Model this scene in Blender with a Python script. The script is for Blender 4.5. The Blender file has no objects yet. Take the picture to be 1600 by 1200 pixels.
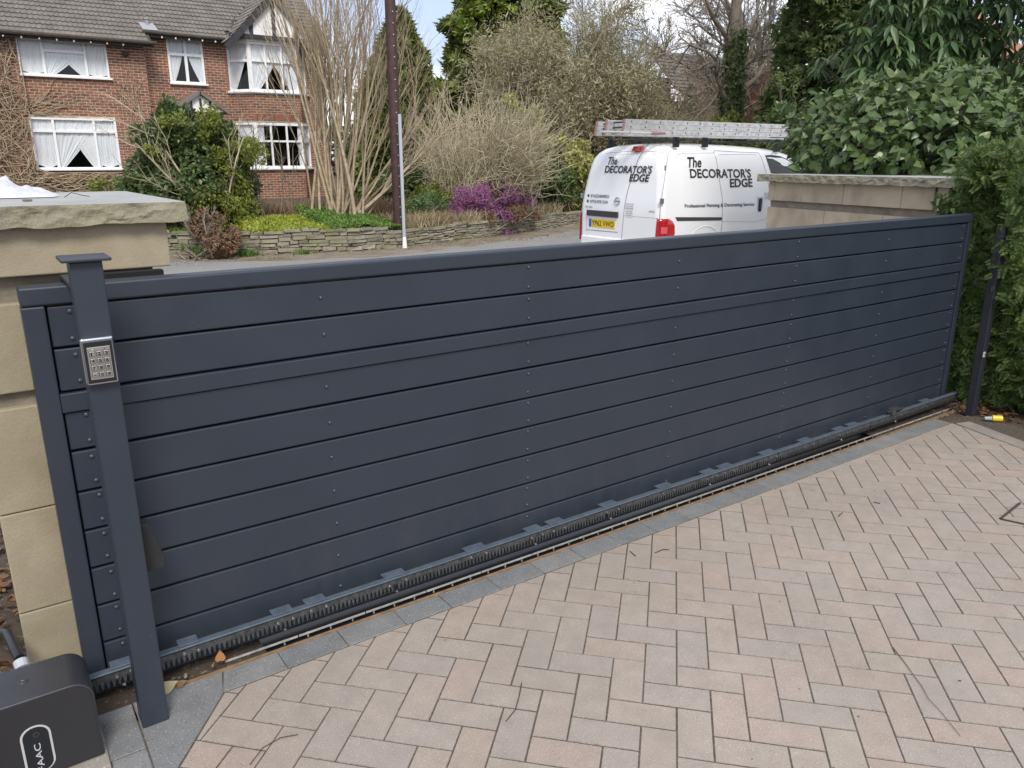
import bpy, bmesh, math, random
import numpy as np
from mathutils import Vector, Matrix, noise, geometry
random.seed(7)
RNG = np.random.default_rng(7)
R = math.radians
scene = bpy.context.scene
COL = scene.collection

# ------------------------------------------------------------------ camera, sky, sun, exposure
CAM = Vector((0, 0, 1.5503)); YAW = R(55.02); PITCH = R(16.16); FPX = 1207.1
cd = bpy.data.cameras.new('camera'); cam = bpy.data.objects.new('camera', cd); COL.objects.link(cam)
cam.location = CAM; cam.rotation_euler = (R(90) - PITCH, 0, YAW - R(90))
cd.sensor_width = 36; cd.lens = FPX / 1600 * 36; cd.clip_start = 0.05; cd.clip_end = 600
scene.camera = cam
SUN_EL, SUN_AZ = R(48), R(200)          # azimuth of the sun, measured from +Y clockwise
world = bpy.data.worlds.new('World'); scene.world = world; world.use_nodes = True
wn = world.node_tree.nodes; wl = world.node_tree.links; wn.clear()
out = wn.new('ShaderNodeOutputWorld')
sky = wn.new('ShaderNodeTexSky'); sky.sky_type = 'NISHITA'; sky.sun_disc = False
sky.sun_elevation = SUN_EL; sky.sun_rotation = SUN_AZ; sky.air_density = 1.2; sky.dust_density = 1.5
bg1 = wn.new('ShaderNodeBackground'); bg1.inputs[1].default_value = 0.11; wl.new(sky.outputs[0], bg1.inputs[0])
tc = wn.new('ShaderNodeTexCoord')
mp = wn.new('ShaderNodeMapping'); mp.inputs['Scale'].default_value = (1.0, 1.0, 2.6); mp.inputs['Location'].default_value = (0.35, 0.1, 0.2)
wl.new(tc.outputs['Generated'], mp.inputs[0])
nz = wn.new('ShaderNodeTexNoise'); nz.inputs['Scale'].default_value = 3.1; nz.inputs['Detail'].default_value = 7; nz.inputs['Roughness'].default_value = 0.52
wl.new(mp.outputs[0], nz.inputs[0])
rp = wn.new('ShaderNodeValToRGB'); rp.color_ramp.elements[0].position = 0.40; rp.color_ramp.elements[1].position = 0.60
rp.color_ramp.elements[0].color = (0.6, 0.6, 0.6, 1); rp.color_ramp.elements[1].color = (1, 1, 1, 1)
wl.new(nz.outputs[0], rp.inputs[0])
rc = wn.new('ShaderNodeValToRGB'); rc.color_ramp.elements[0].position = 0.42; rc.color_ramp.elements[1].position = 0.58
rc.color_ramp.elements[0].color = (0.52, 0.60, 0.86, 1); rc.color_ramp.elements[1].color = (1.0, 1.0, 1.02, 1)
wl.new(nz.outputs[0], rc.inputs[0])
bg2 = wn.new('ShaderNodeBackground'); bg2.inputs[1].default_value = 0.92; wl.new(rc.outputs[0], bg2.inputs[0])
mx = wn.new('ShaderNodeMixShader'); wl.new(rp.outputs[0], mx.inputs[0]); wl.new(bg1.outputs[0], mx.inputs[1]); wl.new(bg2.outputs[0], mx.inputs[2])
wl.new(mx.outputs[0], out.inputs[0])
sl = bpy.data.lights.new('sun', 'SUN'); sl.energy = 2.1; sl.angle = R(18); sl.color = (1, 0.95, 0.87)
sun = bpy.data.objects.new('sun', sl); COL.objects.link(sun)
sd = Vector((math.sin(SUN_AZ) * math.cos(SUN_EL), math.cos(SUN_AZ) * math.cos(SUN_EL), math.sin(SUN_EL)))
sun.rotation_euler = sd.to_track_quat('Z', 'Y').to_euler()
vs = scene.view_settings; vs.view_transform = 'Standard'; vs.look = 'None'; vs.gamma = 1; vs.use_curve_mapping = False
vs.exposure = 0.58

# ------------------------------------------------------------------ helpers
FWD = Vector((math.cos(YAW) * math.cos(PITCH), math.sin(YAW) * math.cos(PITCH), -math.sin(PITCH)))
RGT = Vector((math.sin(YAW), -math.cos(YAW), 0)); UPV = RGT.cross(FWD)
def proj(p):
    d = Vector(p) - CAM; z = d.dot(FWD)
    if z < 0.1: return None
    return (800 + FPX * d.dot(RGT) / z, 600 - FPX * d.dot(UPV) / z, z)
def screen_score(p, size):
    q = proj(p)
    if q is None or not (-30 < q[0] < 1630 and -30 < q[1] < 1230): return 0
    return size / q[2] ** 2

def link(me, name, mat, parent=None, kind=None):
    o = bpy.data.objects.new(name, me); COL.objects.link(o)
    if mat is not None and not me.materials:
        for m in (mat if isinstance(mat, (list, tuple)) else [mat]): me.materials.append(m)
    if parent is not None:
        o.parent = parent; o.matrix_parent_inverse = Matrix.Translation(-WLOC[parent.name])
    if kind: o['kind'] = kind
    WLOC[o.name] = Vector((0, 0, 0)) if parent is None else Vector((0, 0, 0))
    return o
WLOC = {}
def thing(name, label, cat, loc=(0, 0, 0), group=None):
    o = bpy.data.objects.new(name, None); COL.objects.link(o); o.location = loc; o.empty_display_size = 0.1
    WLOC[o.name] = Vector(loc); tag(o, label, cat, group); return o
def tag(o, label, cat, group=None):
    o['label'] = label; o['category'] = cat
    if group: o['group'] = group
    return o
def pydata(V, F, smooth=False, name='mesh'):
    me = bpy.data.meshes.new(name); me.from_pydata([tuple(v) for v in V], [], F); me.update()
    if smooth: me.polygons.foreach_set('use_smooth', [True] * len(me.polygons))
    return me
def npmesh(V, F, k, smooth=False):
    """V (n,3), F (m,k) constant polygon size"""
    V = np.asarray(V, np.float32); F = np.asarray(F, np.int32)
    me = bpy.data.meshes.new('mesh'); me.vertices.add(len(V)); me.vertices.foreach_set('co', V.ravel())
    me.loops.add(F.size); me.loops.foreach_set('vertex_index', F.ravel())
    me.polygons.add(len(F)); me.polygons.foreach_set('loop_start', np.arange(len(F), dtype=np.int32) * k)
    me.polygons.foreach_set('loop_total', np.full(len(F), k, np.int32))
    if smooth: me.polygons.foreach_set('use_smooth', np.ones(len(F), bool))
    me.update(calc_edges=True); me.validate(); return me

class MB:
    def __init__(s): s.v = []; s.f = []
    def add(s, V, F):
        n = len(s.v); s.v += [tuple(v) for v in V]; s.f += [tuple(i + n for i in f) for f in F]; return s
    def box(s, x0, x1, y0, y1, z0, z1, M=None, c=0.0):
        if c > 0:
            P = []; 
            for z, i in ((z0, 0), (z1 - c, 0), (z1, c)):
                P += [(x0 + i, y0 + i, z), (x1 - i, y0 + i, z), (x1 - i, y1 - i, z), (x0 + i, y1 - i, z)]
            F = [(3, 2, 1, 0), (8, 9, 10, 11)]
            for a in (0, 4):
                for k in range(4): F.append((a + k, a + (k + 1) % 4, a + 4 + (k + 1) % 4, a + 4 + k))
        else:
            P = [(x0, y0, z0), (x1, y0, z0), (x1, y1, z0), (x0, y1, z0), (x0, y0, z1), (x1, y0, z1), (x1, y1, z1), (x0, y1, z1)]
            F = [(3, 2, 1, 0), (4, 5, 6, 7), (0, 1, 5, 4), (1, 2, 6, 5), (2, 3, 7, 6), (3, 0, 4, 7)]
        if M is not None: P = [M @ Vector(p) for p in P]
        return s.add(P, F)
    def tube(s, pts, r, n=8, cap=True, r1=None):
        pts = [Vector(p) for p in pts]; m = len(pts); V = []
        ref = None
        for i, p in enumerate(pts):
            t = (pts[min(i + 1, m - 1)] - pts[max(i - 1, 0)]).normalized()
            a = t.cross(Vector((0, 0, 1)) if abs(t.z) < 0.9 else Vector((1, 0, 0))).normalized()
            if ref is not None and a.dot(ref) < 0: a = -a
            ref = a; b = t.cross(a)
            rr = r if r1 is None else r + (r1 - r) * i / max(1, m - 1)
            V += [p + (a * math.cos(2 * math.pi * k / n) + b * math.sin(2 * math.pi * k / n)) * rr for k in range(n)]
        F = [(i * n + k, i * n + (k + 1) % n, (i + 1) * n + (k + 1) % n, (i + 1) * n + k) for i in range(m - 1) for k in range(n)]
        if cap: F += [tuple(range(n - 1, -1, -1)), tuple((m - 1) * n + k for k in range(n))]
        return s.add(V, F)
    def prism(s, poly, z0, z1, M=None, c=0):
        """poly list of (x,y) counter-clockwise, extruded along z"""
        n = len(poly); V = [(x, y, z0) for x, y in poly] + [(x, y, z1) for x, y in poly]
        F = [tuple(range(n - 1, -1, -1)), tuple(range(n, 2 * n))] + [(k, (k + 1) % n, n + (k + 1) % n, n + k) for k in range(n)]
        if M is not None: V = [M @ Vector(v) for v in V]
        return s.add(V, F)
    def build(s, name, mat, parent=None, kind=None, bevel=0, smooth=False, seg=2):
        me = pydata(s.v, s.f)
        if bevel:
            bm = bmesh.new(); bm.from_mesh(me)
            bmesh.ops.remove_doubles(bm, verts=bm.verts, dist=1e-5)
            ed = [e for e in bm.edges if len(e.link_faces) == 2 and e.calc_face_angle(0) > 0.5]
            bmesh.ops.bevel(bm, geom=ed, offset=bevel, segments=seg, affect='EDGES', profile=0.5, clamp_overlap=True)
            bm.to_mesh(me); bm.free(); smooth = smooth or seg > 2
        if smooth:
            me.polygons.foreach_set('use_smooth', [True] * len(me.polygons))
            try: me.set_sharp_from_angle(angle=R(35))
            except Exception: pass
        o = link(me, name, mat, parent, kind)
        if bevel and smooth:
            w = o.modifiers.new('wn', 'WEIGHTED_NORMAL'); w.keep_sharp = True; w.weight = 80
        return o

def pieces(parent, name, items, mat, limit=300, size=None):
    """items: list of (mesh, Matrix). The biggest on screen become objects, the rest one stuff mesh."""
    sc = []
    for me, M in items:
        c = M @ Vector(me['c']) if 'c' in me else M.translation
        s = M.to_scale(); sc.append(screen_score(c, max(s.x * s.z, s.x * s.y, 1e-6)))
    order = sorted(range(len(items)), key=lambda i: -sc[i])
    keep = [i for i in order[:limit] if sc[i] > 0]; ks = set(keep)
    if not keep and len(items) <= limit: keep = order; ks = set(keep)
    for i in keep:
        me, M = items[i]
        if not me.materials: me.materials.append(mat)
        o = bpy.data.objects.new(name, me); COL.objects.link(o)
        o.parent = parent; o.matrix_parent_inverse = Matrix.Translation(-WLOC[parent.name]); o.matrix_basis = M
    rest = [i for i in range(len(items)) if i not in ks]
    if rest:
        VV = []; FF = []; n = 0
        cache = {}
        for i in rest:
            me, M = items[i]
            if me.name not in cache:
                v = np.empty(len(me.vertices) * 3, np.float32); me.vertices.foreach_get('co', v)
                cache[me.name] = (v.reshape(-1, 3), [tuple(p.vertices) for p in me.polygons])
            v, f = cache[me.name]; A = np.array(M)
            VV.append(v @ A[:3, :3].T + A[:3, 3]); FF += [tuple(k + n for k in q) for q in f]; n += len(v)
        me = bpy.data.meshes.new(name + '_rest'); me.from_pydata(np.concatenate(VV).tolist(), [], FF); me.update()
        link(me, name + '_field', mat, parent, 'stuff')

# ------------------------------------------------------------------ materials
def nodes(name):
    m = bpy.data.materials.new(name); m.use_nodes = True; nt = m.node_tree
    return m, nt, nt.nodes['Principled BSDF']
def rnd_node(nt):
    oi = nt.nodes.new('ShaderNodeObjectInfo'); ge = nt.nodes.new('ShaderNodeNewGeometry')
    ad = nt.nodes.new('ShaderNodeMath'); ad.operation = 'ADD'
    nt.links.new(oi.outputs['Random'], ad.inputs[0]); nt.links.new(ge.outputs['Random Per Island'], ad.inputs[1])
    fr = nt.nodes.new('ShaderNodeMath'); fr.operation = 'FRACT'; nt.links.new(ad.outputs[0], fr.inputs[0]); return fr.outputs[0]
def ramp(nt, fac, stops, interp='LINEAR'):
    r = nt.nodes.new('ShaderNodeValToRGB'); cr = r.color_ramp; cr.interpolation = interp
    while len(cr.elements) < len(stops): cr.elements.new(0.5)
    for e, (p, c) in zip(cr.elements, stops):
        e.position = p; e.color = (c[0], c[1], c[2], 1) if hasattr(c, '__len__') else (c, c, c, 1)
    nt.links.new(fac, r.inputs[0]); return r.outputs[0]
def noise_n(nt, scale, detail=4, rough=0.55, coord='Object', vec=(1, 1, 1)):
    t = nt.nodes.new('ShaderNodeTexCoord'); mp = nt.nodes.new('ShaderNodeMapping'); mp.inputs['Scale'].default_value = vec
    if coord == 'World':
        g = nt.nodes.new('ShaderNodeNewGeometry'); nt.links.new(g.outputs['Position'], mp.inputs[0])
    else: nt.links.new(t.outputs[coord], mp.inputs[0])
    n = nt.nodes.new('ShaderNodeTexNoise'); n.inputs['Scale'].default_value = scale; n.inputs['Detail'].default_value = detail
    n.inputs['Roughness'].default_value = rough; nt.links.new(mp.outputs[0], n.inputs[0]); return n.outputs[0]
def mixc(nt, a, b, fac, mode='MIX'):
    m = nt.nodes.new('ShaderNodeMix'); m.data_type = 'RGBA'; m.blend_type = mode
    if isinstance(fac, (int, float)): m.inputs[0].default_value = fac
    else: nt.links.new(fac, m.inputs[0])
    for i, x in ((6, a), (7, b)):
        if isinstance(x, (tuple, list)): m.inputs[i].default_value = (*x[:3], 1)
        else: nt.links.new(x, m.inputs[i])
    return m.outputs[2]
def bump(nt, bsdf, h, strength=0.3, dist=0.01):
    b = nt.nodes.new('ShaderNodeBump'); b.inputs['Strength'].default_value = strength; b.inputs['Distance'].default_value = dist
    nt.links.new(h, b.inputs['Height']); nt.links.new(b.outputs[0], bsdf.inputs['Normal'])

def plain(name, col, rough=0.5, metal=0.0, var=0.0, scale=8, bmp=0.0, bscale=60, coat=0.0, spec=None):
    m, nt, b = nodes(name); b.inputs['Roughness'].default_value = rough; b.inputs['Metallic'].default_value = metal
    if coat: b.inputs['Coat Weight'].default_value = coat; b.inputs['Coat Roughness'].default_value = 0.08
    if spec is not None: b.inputs['Specular IOR Level'].default_value = spec
    if var:
        n = noise_n(nt, scale, 5, 0.6, 'World')
        nt.links.new(ramp(nt, n, [(0.3, [c * (1 - var) for c in col]), (0.7, [min(1, c * (1 + var)) for c in col])]), b.inputs['Base Color'])
    else: b.inputs['Base Color'].default_value = (*col, 1)
    if bmp: bump(nt, b, noise_n(nt, bscale, 4, 0.6, 'World'), bmp, 0.004)
    return m

def stone_mat(name, cols, speck=None, rough=0.85, mott=0.25, mscale=9, sscale=220, bmp=0.35, bscale=45, moss=None, tint=None, stain=None):
    """cols: ramp over per-piece random; mottled, speckled"""
    m, nt, b = nodes(name); b.inputs['Roughness'].default_value = rough
    cols = cols if len(cols) > 1 else cols * 2
    base = ramp(nt, rnd_node(nt), [(i / (len(cols) - 1), c) for i, c in enumerate(cols)])
    n1 = noise_n(nt, mscale, 5, 0.6, 'World')
    base = mixc(nt, base, ramp(nt, n1, [(0.3, 1 - mott), (0.7, 1 + 0 * mott)]), 1.0, 'MULTIPLY')
    if speck:
        n2 = noise_n(nt, sscale, 2, 0.5, 'World')
        base = mixc(nt, base, speck[0], ramp(nt, n2, [(0.62, 0.0), (0.67, 0.55)]))
        n3 = noise_n(nt, sscale * 0.8, 2, 0.5, 'World', (1.1, 0.9, 1.3))
        base = mixc(nt, base, speck[1], ramp(nt, n3, [(0.30, 0.6), (0.36, 0.0)]))
    if moss:
        n4 = noise_n(nt, moss[1], 6, 0.65, 'World')
        base = mixc(nt, base, moss[0], ramp(nt, n4, [(moss[2], 0.0), (moss[2] + 0.14, moss[3])]))
    if tint:
        n6 = noise_n(nt, tint[1], 5, 0.62, 'World')
        base = mixc(nt, base, ramp(nt, n6, [(0.32, tint[0]), (0.62, (1, 1, 1))]), 1.0, 'MULTIPLY')
    if stain:
        n5 = noise_n(nt, stain[1], 4, 0.6, 'World', (1, 1, 0.6))
        base = mixc(nt, base, stain[0], ramp(nt, n5, [(stain[2], 0.0), (stain[2] + 0.15, stain[3])]))
    nt.links.new(base, b.inputs['Base Color'])
    bump(nt, b, noise_n(nt, bscale, 6, 0.7, 'World'), bmp, 0.006)
    return m

def leaf_mat(name, cols, rough=0.5, trans=0.25, spec=0.5, nscale=1.2, lum=0.35):
    m, nt, b = nodes(name); b.inputs['Roughness'].default_value = rough; b.inputs['Specular IOR Level'].default_value = spec
    cols = cols if len(cols) > 1 else cols * 2
    c = ramp(nt, rnd_node(nt), [(i / (len(cols) - 1), x) for i, x in enumerate(cols)])
    n = noise_n(nt, nscale, 3, 0.6, 'World')
    c = mixc(nt, c, ramp(nt, n, [(0.3, 1 - lum), (0.7, 1.0)]), 1.0, 'MULTIPLY')
    nt.links.new(c, b.inputs['Base Color'])
    t = nt.nodes.new('ShaderNodeBsdfTranslucent'); nt.links.new(c, t.inputs[0])
    mx = nt.nodes.new('ShaderNodeMixShader'); mx.inputs[0].default_value = trans
    nt.links.new(b.outputs[0], mx.inputs[1]); nt.links.new(t.outputs[0], mx.inputs[2])
    nt.links.new(mx.outputs[0], nt.nodes['Material Output'].inputs[0]); return m

GATE = plain('anthracite_powder_coat', (0.031, 0.039, 0.053), 0.42, 0, 0.06, 3, 0.05, 400)
def gate_paint():
    m, nt, b = nodes('anthracite_powder_coat'); b.inputs['Roughness'].default_value = .42
    col = ramp(nt, noise_n(nt, 2.2, 5, .6, 'World'), [(.3, (.0225, .0295, .0435)), (.7, (.0260, .0335, .0485))])
    g = nt.nodes.new('ShaderNodeNewGeometry'); s = nt.nodes.new('ShaderNodeSeparateXYZ'); nt.links.new(g.outputs['Position'], s.inputs[0])
    mr = nt.nodes.new('ShaderNodeMapRange'); mr.inputs[1].default_value = .42; mr.inputs[2].default_value = .02; mr.inputs[3].default_value = 0; mr.inputs[4].default_value = 1
    nt.links.new(s.outputs[2], mr.inputs[0])
    n = ramp(nt, noise_n(nt, 9, 7, .7, 'World', (1, 1, .35)), [(.45, 0.0), (.78, .22)])
    mu = nt.nodes.new('ShaderNodeMath'); mu.operation = 'MULTIPLY'; nt.links.new(mr.outputs[0], mu.inputs[0]); nt.links.new(n, mu.inputs[1])
    col = mixc(nt, col, (.13, .115, .095), mu.outputs[0])
    spots = ramp(nt, noise_n(nt, 55, 2, .5, 'World'), [(.74, 0.0), (.78, .2)])
    col = mixc(nt, col, (.12, .12, .12), spots)
    nt.links.new(col, b.inputs['Base Color'])
    nt.links.new(ramp(nt, noise_n(nt, 5, 6, .7, 'World'), [(.3, .34), (.7, .52)]), b.inputs['Roughness'])
    bump(nt, b, noise_n(nt, 350, 2, .5, 'World'), .05, .002); return m
GATE = gate_paint()
GATE_LIT = plain('anthracite_lit_top', (0.075, 0.095, 0.125), 0.45, 0, 0.2, 30, 0.25, 120)  # gate paint lightened: skylight on the upward rack faces put into the colour
RIVET = plain('painted_rivet', (0.055, 0.065, 0.08), 0.3, 0.2)
STEEL = plain('zinc_bolt', (0.35, 0.35, 0.34), 0.35, 0.9)
RACK = plain('greasy_rack_steel', (0.085, 0.088, 0.092), 0.38, 0.5, 0.5, 60, 0.4, 200)
CHROME = plain('satin_chrome', (0.62, 0.64, 0.68), 0.22, 1.0)
KEYS = plain('brushed_keypad_steel', (0.42, 0.41, 0.39), 0.38, 0.8)
DARK = plain('dark_plastic', (0.012, 0.013, 0.017), 0.35)
BLACK = plain('black_gap', (0.006, 0.006, 0.007), 0.9)
MOTOR = plain('motor_cover_plastic', (0.030, 0.031, 0.036), 0.38, 0, 0.15, 12, 0.08, 500)
MOTOR_FACE = plain('motor_face_plastic', (0.022, 0.021, 0.024), 0.5)
LOGO = plain('silver_print', (0.45, 0.44, 0.44), 0.4)
PAVER = stone_mat('buff_block_paver', [(0.365, 0.310, 0.263), (0.362, 0.306, 0.260), (0.370, 0.305, 0.256), (0.358, 0.309, 0.265), (0.350, 0.303, 0.262), (0.372, 0.318, 0.262), (0.382, 0.300, 0.248), (0.362, 0.307, 0.259), (0.345, 0.300, 0.260)],
                  ((0.62, 0.58, 0.52), (0.16, 0.13, 0.11)), 0.9, 0.16, 14, 230, 0.3, 260, tint=((0.84, 0.84, 0.83), 1.3), stain=((0.24, 0.215, 0.18), 2.6, 0.52, 0.45))
PAVER_EDGE = plain('dirty_paver_edge', (0.22, 0.185, 0.155), 0.95, 0, 0.4, 90)
JOINT = plain('jointing_sand', (0.085, 0.070, 0.054), 0.95, 0, 0.5, 60, 0.5, 200)
GRANITE = stone_mat('grey_granite_sett', [(0.20, 0.205, 0.205), (0.17, 0.175, 0.18), (0.22, 0.22, 0.215)], ((0.42, 0.42, 0.40), (0.055, 0.058, 0.06)), 0.8, 0.25, 12, 150, 0.2, 200, stain=((0.20, 0.17, 0.13), 5, 0.58, 0.5))
CONC = stone_mat('weathered_concrete', [(0.30, 0.275, 0.235)], ((0.45, 0.42, 0.37), (0.12, 0.1, 0.08)), 0.9, 0.3, 8, 120, 0.4, 90)
SAND = stone_mat('buff_sandstone', [(0.375, 0.32, 0.225), (0.40, 0.34, 0.245), (0.36, 0.31, 0.21)], ((0.44, 0.39, 0.29), (0.26, 0.22, 0.15)), 0.85, 0.28, 4.5, 320, 0.35, 150, tint=((0.80, 0.78, 0.72), 2.5), stain=((0.24, 0.215, 0.12), 2.2, 0.50, 0.6))
SANDR = stone_mat('pink_buff_sandstone', [(0.52, 0.425, 0.30), (0.55, 0.45, 0.325), (0.49, 0.40, 0.28)], None, 0.85, 0.25, 4, 200, 0.3, 140, stain=((0.24, 0.185, 0.13), 2.6, 0.52, 0.55))
COPING = stone_mat('rock_faced_coping', [(0.33, 0.305, 0.22), (0.31, 0.285, 0.205)], ((0.38, 0.36, 0.28), (0.17, 0.155, 0.11)), 0.9, 0.35, 9, 260, 0.9, 70, moss=((0.20, 0.20, 0.095), 6, 0.52, 0.5))
COPTOP = stone_mat('coping_top', [(0.36, 0.36, 0.345)], None, 0.85, 0.22, 5, 90, 0.3, 60)
ROUGHST = stone_mat('rough_backing_stone', [(0.27, 0.23, 0.175)], None, 0.95, 0.4, 12, 90, 0.9, 30)
RUST = plain('rusty_steel_edge', (0.24, 0.15, 0.075), 0.7, 0, 0.4, 20, 0.3, 80)
SLOT = plain('galvanised_slot_edge', (0.55, 0.54, 0.50), 0.4, 0.4, 0.3, 30)
SOIL = stone_mat('soil_and_litter', [(0.085, 0.062, 0.045)], ((0.25, 0.19, 0.13), (0.02, 0.016, 0.012)), 1.0, 0.5, 6, 60, 1.0, 40)
VERGE = stone_mat('gritty_verge', [(0.24, 0.195, 0.15)], ((0.40, 0.28, 0.21), (0.06, 0.05, 0.035)), 1.0, 0.4, 1.5, 25, 1.0, 12, moss=((0.13, 0.115, 0.035), 1.4, 0.50, 0.8))
ASPH = stone_mat('worn_asphalt', [(0.24, 0.235, 0.22)], ((0.30, 0.295, 0.28), (0.04, 0.04, 0.04)), 0.9, 0.2, 0.7, 40, 0.5, 60)
DEADLEAF = leaf_mat('dead_leaf', [(0.20, 0.085, 0.03), (0.13, 0.06, 0.03), (0.27, 0.13, 0.05), (0.10, 0.05, 0.03)], 0.6, 0.15)
WHITE = plain('white_upvc', (0.80, 0.80, 0.79), 0.35)
WPAINT = plain('white_render', (0.78, 0.77, 0.74), 0.7, 0, 0.05, 2)
BEAM = plain('black_timber', (0.030, 0.030, 0.033), 0.7, 0, 0.3, 6)
BARK_TAN = plain('tan_bark', (0.36, 0.285, 0.19), 0.85, 0, 0.3, 14)
BARK_GREY = plain('grey_brown_bark', (0.20, 0.17, 0.13), 0.9, 0, 0.35, 8)
BARK_OLIVE = plain('lichened_twig', (0.30, 0.265, 0.175), 0.9, 0, 0.4, 2.5)
BARK_PALE = plain('pale_dry_stem', (0.46, 0.40, 0.27), 0.85, 0, 0.3, 3)
BARK_DARK = plain('dark_bark', (0.06, 0.048, 0.038), 0.9, 0, 0.3, 8)
POLE = plain('creosoted_pole', (0.055, 0.024, 0.022), 0.6, 0, 0.4, 9, 0.3, 30)
GREYPVC = plain('grey_conduit', (0.42, 0.44, 0.47), 0.5)
# ------------------------------------------------------------------ ground
def sheet(name, poly, mat, z=0.0, parent=None, kind='structure'):
    me = pydata([(x, y, z if not callable(z) else z(x, y)) for x, y in poly], [tuple(range(len(poly)))])
    return link(me, name, mat, parent, kind)
def grid_sheet(name, x0, x1, nx, y0, y1, ny, zf, mat, kind='structure'):
    V = []; F = []
    for j in range(ny + 1):
        for i in range(nx + 1):
            x = x0 + (x1 - x0) * i / nx; y = y0 + (y1 - y0) * j / ny; V.append((x, y, zf(x, y)))
    for j in range(ny):
        for i in range(nx):
            a = j * (nx + 1) + i; F.append((a, a + 1, a + nx + 2, a + nx + 1))
    return link(pydata(V, F, True), name, mat, None, kind)
def wall_y(x):      # front line of the retaining wall by the street
    P = [(-30, 15.4), (2.9, 14.75), (3.7, 14.15), (4.72, 13.78), (5.9, 13.42), (6.93, 13.56), (7.15, 13.66), (8.2, 13.98), (9.6, 14.5), (11.3, 15.1), (13.1, 15.85), (17, 18), (22, 21.5), (60, 50)]
    for (a, b), (c, d) in zip(P, P[1:]):
        if a <= x <= c: return b + (d - b) * (x - a) / (c - a)
    return P[-1][1]
grid_sheet('ground', -150, 250, 8, -150, 300, 8, lambda x, y: -0.16, SOIL)
def road_z(x, y): return -0.02 - 0.065 * min(1, max(0, (y - 3) / 4))
grid_sheet('road', -60, 90, 60, 2.9, 15.9, 10, road_z, ASPH)
def zv(x, t): return -0.084 + 0.02 * t + 0.012 * noise.noise(Vector((x * 2, t * 3, 0)))
V = []; F = []; nx = 160
for i in range(nx + 1):
    x = -8 + 30 * i / nx; yb = wall_y(x) + 0.1
    for j in range(5): t = j / 4; V.append((x, yb - (1 - t) * (0.95 + 0.15 * noise.noise(Vector((x, 5, 0)))), zv(x, t)))
for i in range(nx):
    for j in range(4): a = i * 5 + j; F.append((a, a + 5, a + 6, a + 1))
link(pydata(V, F, True), 'verge', VERGE, None, 'structure')
# garden terrace behind the wall
V = []; F = []; nx = 120; ny = 26
for i in range(nx + 1):
    x = -20 + 80 * i / nx
    for j in range(ny + 1):
        y = wall_y(x) + 0.16 + 45 * (j / ny) ** 2
        z = 0.23 + 0.06 * noise.noise(Vector((x * .7, y * .7, 3))) + 0.1 * min(1, (y - wall_y(x)) / 8)
        V.append((x, y, z))
for i in range(nx):
    for j in range(ny): a = i * (ny + 1) + j; F.append((a, a + ny + 1, a + ny + 2, a + 1))
link(pydata(V, F, True), 'garden_soil', SOIL, None, 'structure')

# ------------------------------------------------------------------ driveway: herringbone block paving
drv = sheet('driveway', [(-3, -3), (5.1, -3), (5.05, 2.15), (-3, 2.15)], JOINT, -0.0017)
WLOC['driveway'] = Vector((0, 0, 0))
sheet('soil', [(4.2, -3), (12, -3), (12, 3.3), (4.2, 3.3)], SOIL, -0.012)
sheet('bed', [(-3, 2.2), (0.6, 2.2), (0.6, 5.0), (-3, 5.0)], SOIL, -0.010)
A0 = R(-46.4); ux = Vector((math.cos(A0), math.sin(A0))); vd = Vector((math.sin(A0), -math.cos(A0)))
ORG = Vector((0.670, 2.025))
def lat(a, b): return ORG + ux * (a * 0.1) + vd * (b * 0.1)
CLIPS = [((0, -1), 2.133), ((0.795, -0.607), 99)]
def clip(poly, n, d):      # keep n.p >= d
    o = []
    for i in range(len(poly)):
        p, q = poly[i], poly[(i + 1) % len(poly)]; a = n.dot(p) - d; b = n.dot(q) - d
        if a >= 0: o.append(p)
        if (a >= 0) != (b >= 0): o.append(p + (q - p) * (a / (a - b)))
    return o
HP = [(Vector((0, -1)), -2.131)]
e = (Vector((0.424, 2.137)) - Vector((0.236, 1.891))).normalized(); nl = Vector((e.y, -e.x)); HP.append((nl, nl.dot(Vector((0.430, 2.137)))))
e = (Vector((4.79, 2.134)) - Vector((4.655, 1.675))).normalized(); nr = Vector((-e.y, e.x)); HP.append((nr, nr.dot(Vector((4.79, 2.134)))))
def paver_mesh(poly, seed):
    """poly CCW (Vector2), chamfered top"""
    c = sum(poly, Vector((0, 0))) / len(poly); rs = random.Random(seed)
    def inset(d):
        o = []
        n = len(poly)
        for i in range(n):
            p0, p1, p2 = poly[i - 1], poly[i], poly[(i + 1) % n]
            e1 = (p1 - p0).normalized(); e2 = (p2 - p1).normalized()
            n1 = Vector((-e1.y, e1.x)); n2 = Vector((-e2.y, e2.x)); k = 1 + n1.dot(n2)
            o.append(p1 + (n1 + n2) * (d / max(0.35, k)))
        return o
    z = rs.uniform(-0.0008, 0.0008); tx, ty = rs.uniform(-.006, .006), rs.uniform(-.006, .006)
    V = []
    g = rs.uniform(0.0009, 0.0017)
    for d, h in ((g, -0.03), (g, -0.0022), (g + .0020, 0.0)):
        for p in inset(d): V.append((p.x, p.y, h + z + ((p.x - c.x) * tx + (p.y - c.y) * ty if h > -0.02 else 0)))
    n = len(poly); F = [tuple(range(2 * n, 3 * n))]
    for a in (0, n):
        for k in range(n): F.append((a + k, a + (k + 1) % n, a + n + (k + 1) % n, a + n + k))
    me = pydata(V, F); me['c'] = (c.x, c.y, 0.0); me.materials.append(PAVER); me.materials.append(PAVER_EDGE)
    for q in me.polygons:
        if q.index > 0: q.material_index = 1
    return me
items = []
def area(P): return abs(sum(P[i - 1].x * P[i].y - P[i].x * P[i - 1].y for i in range(len(P)))) / 2
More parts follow.
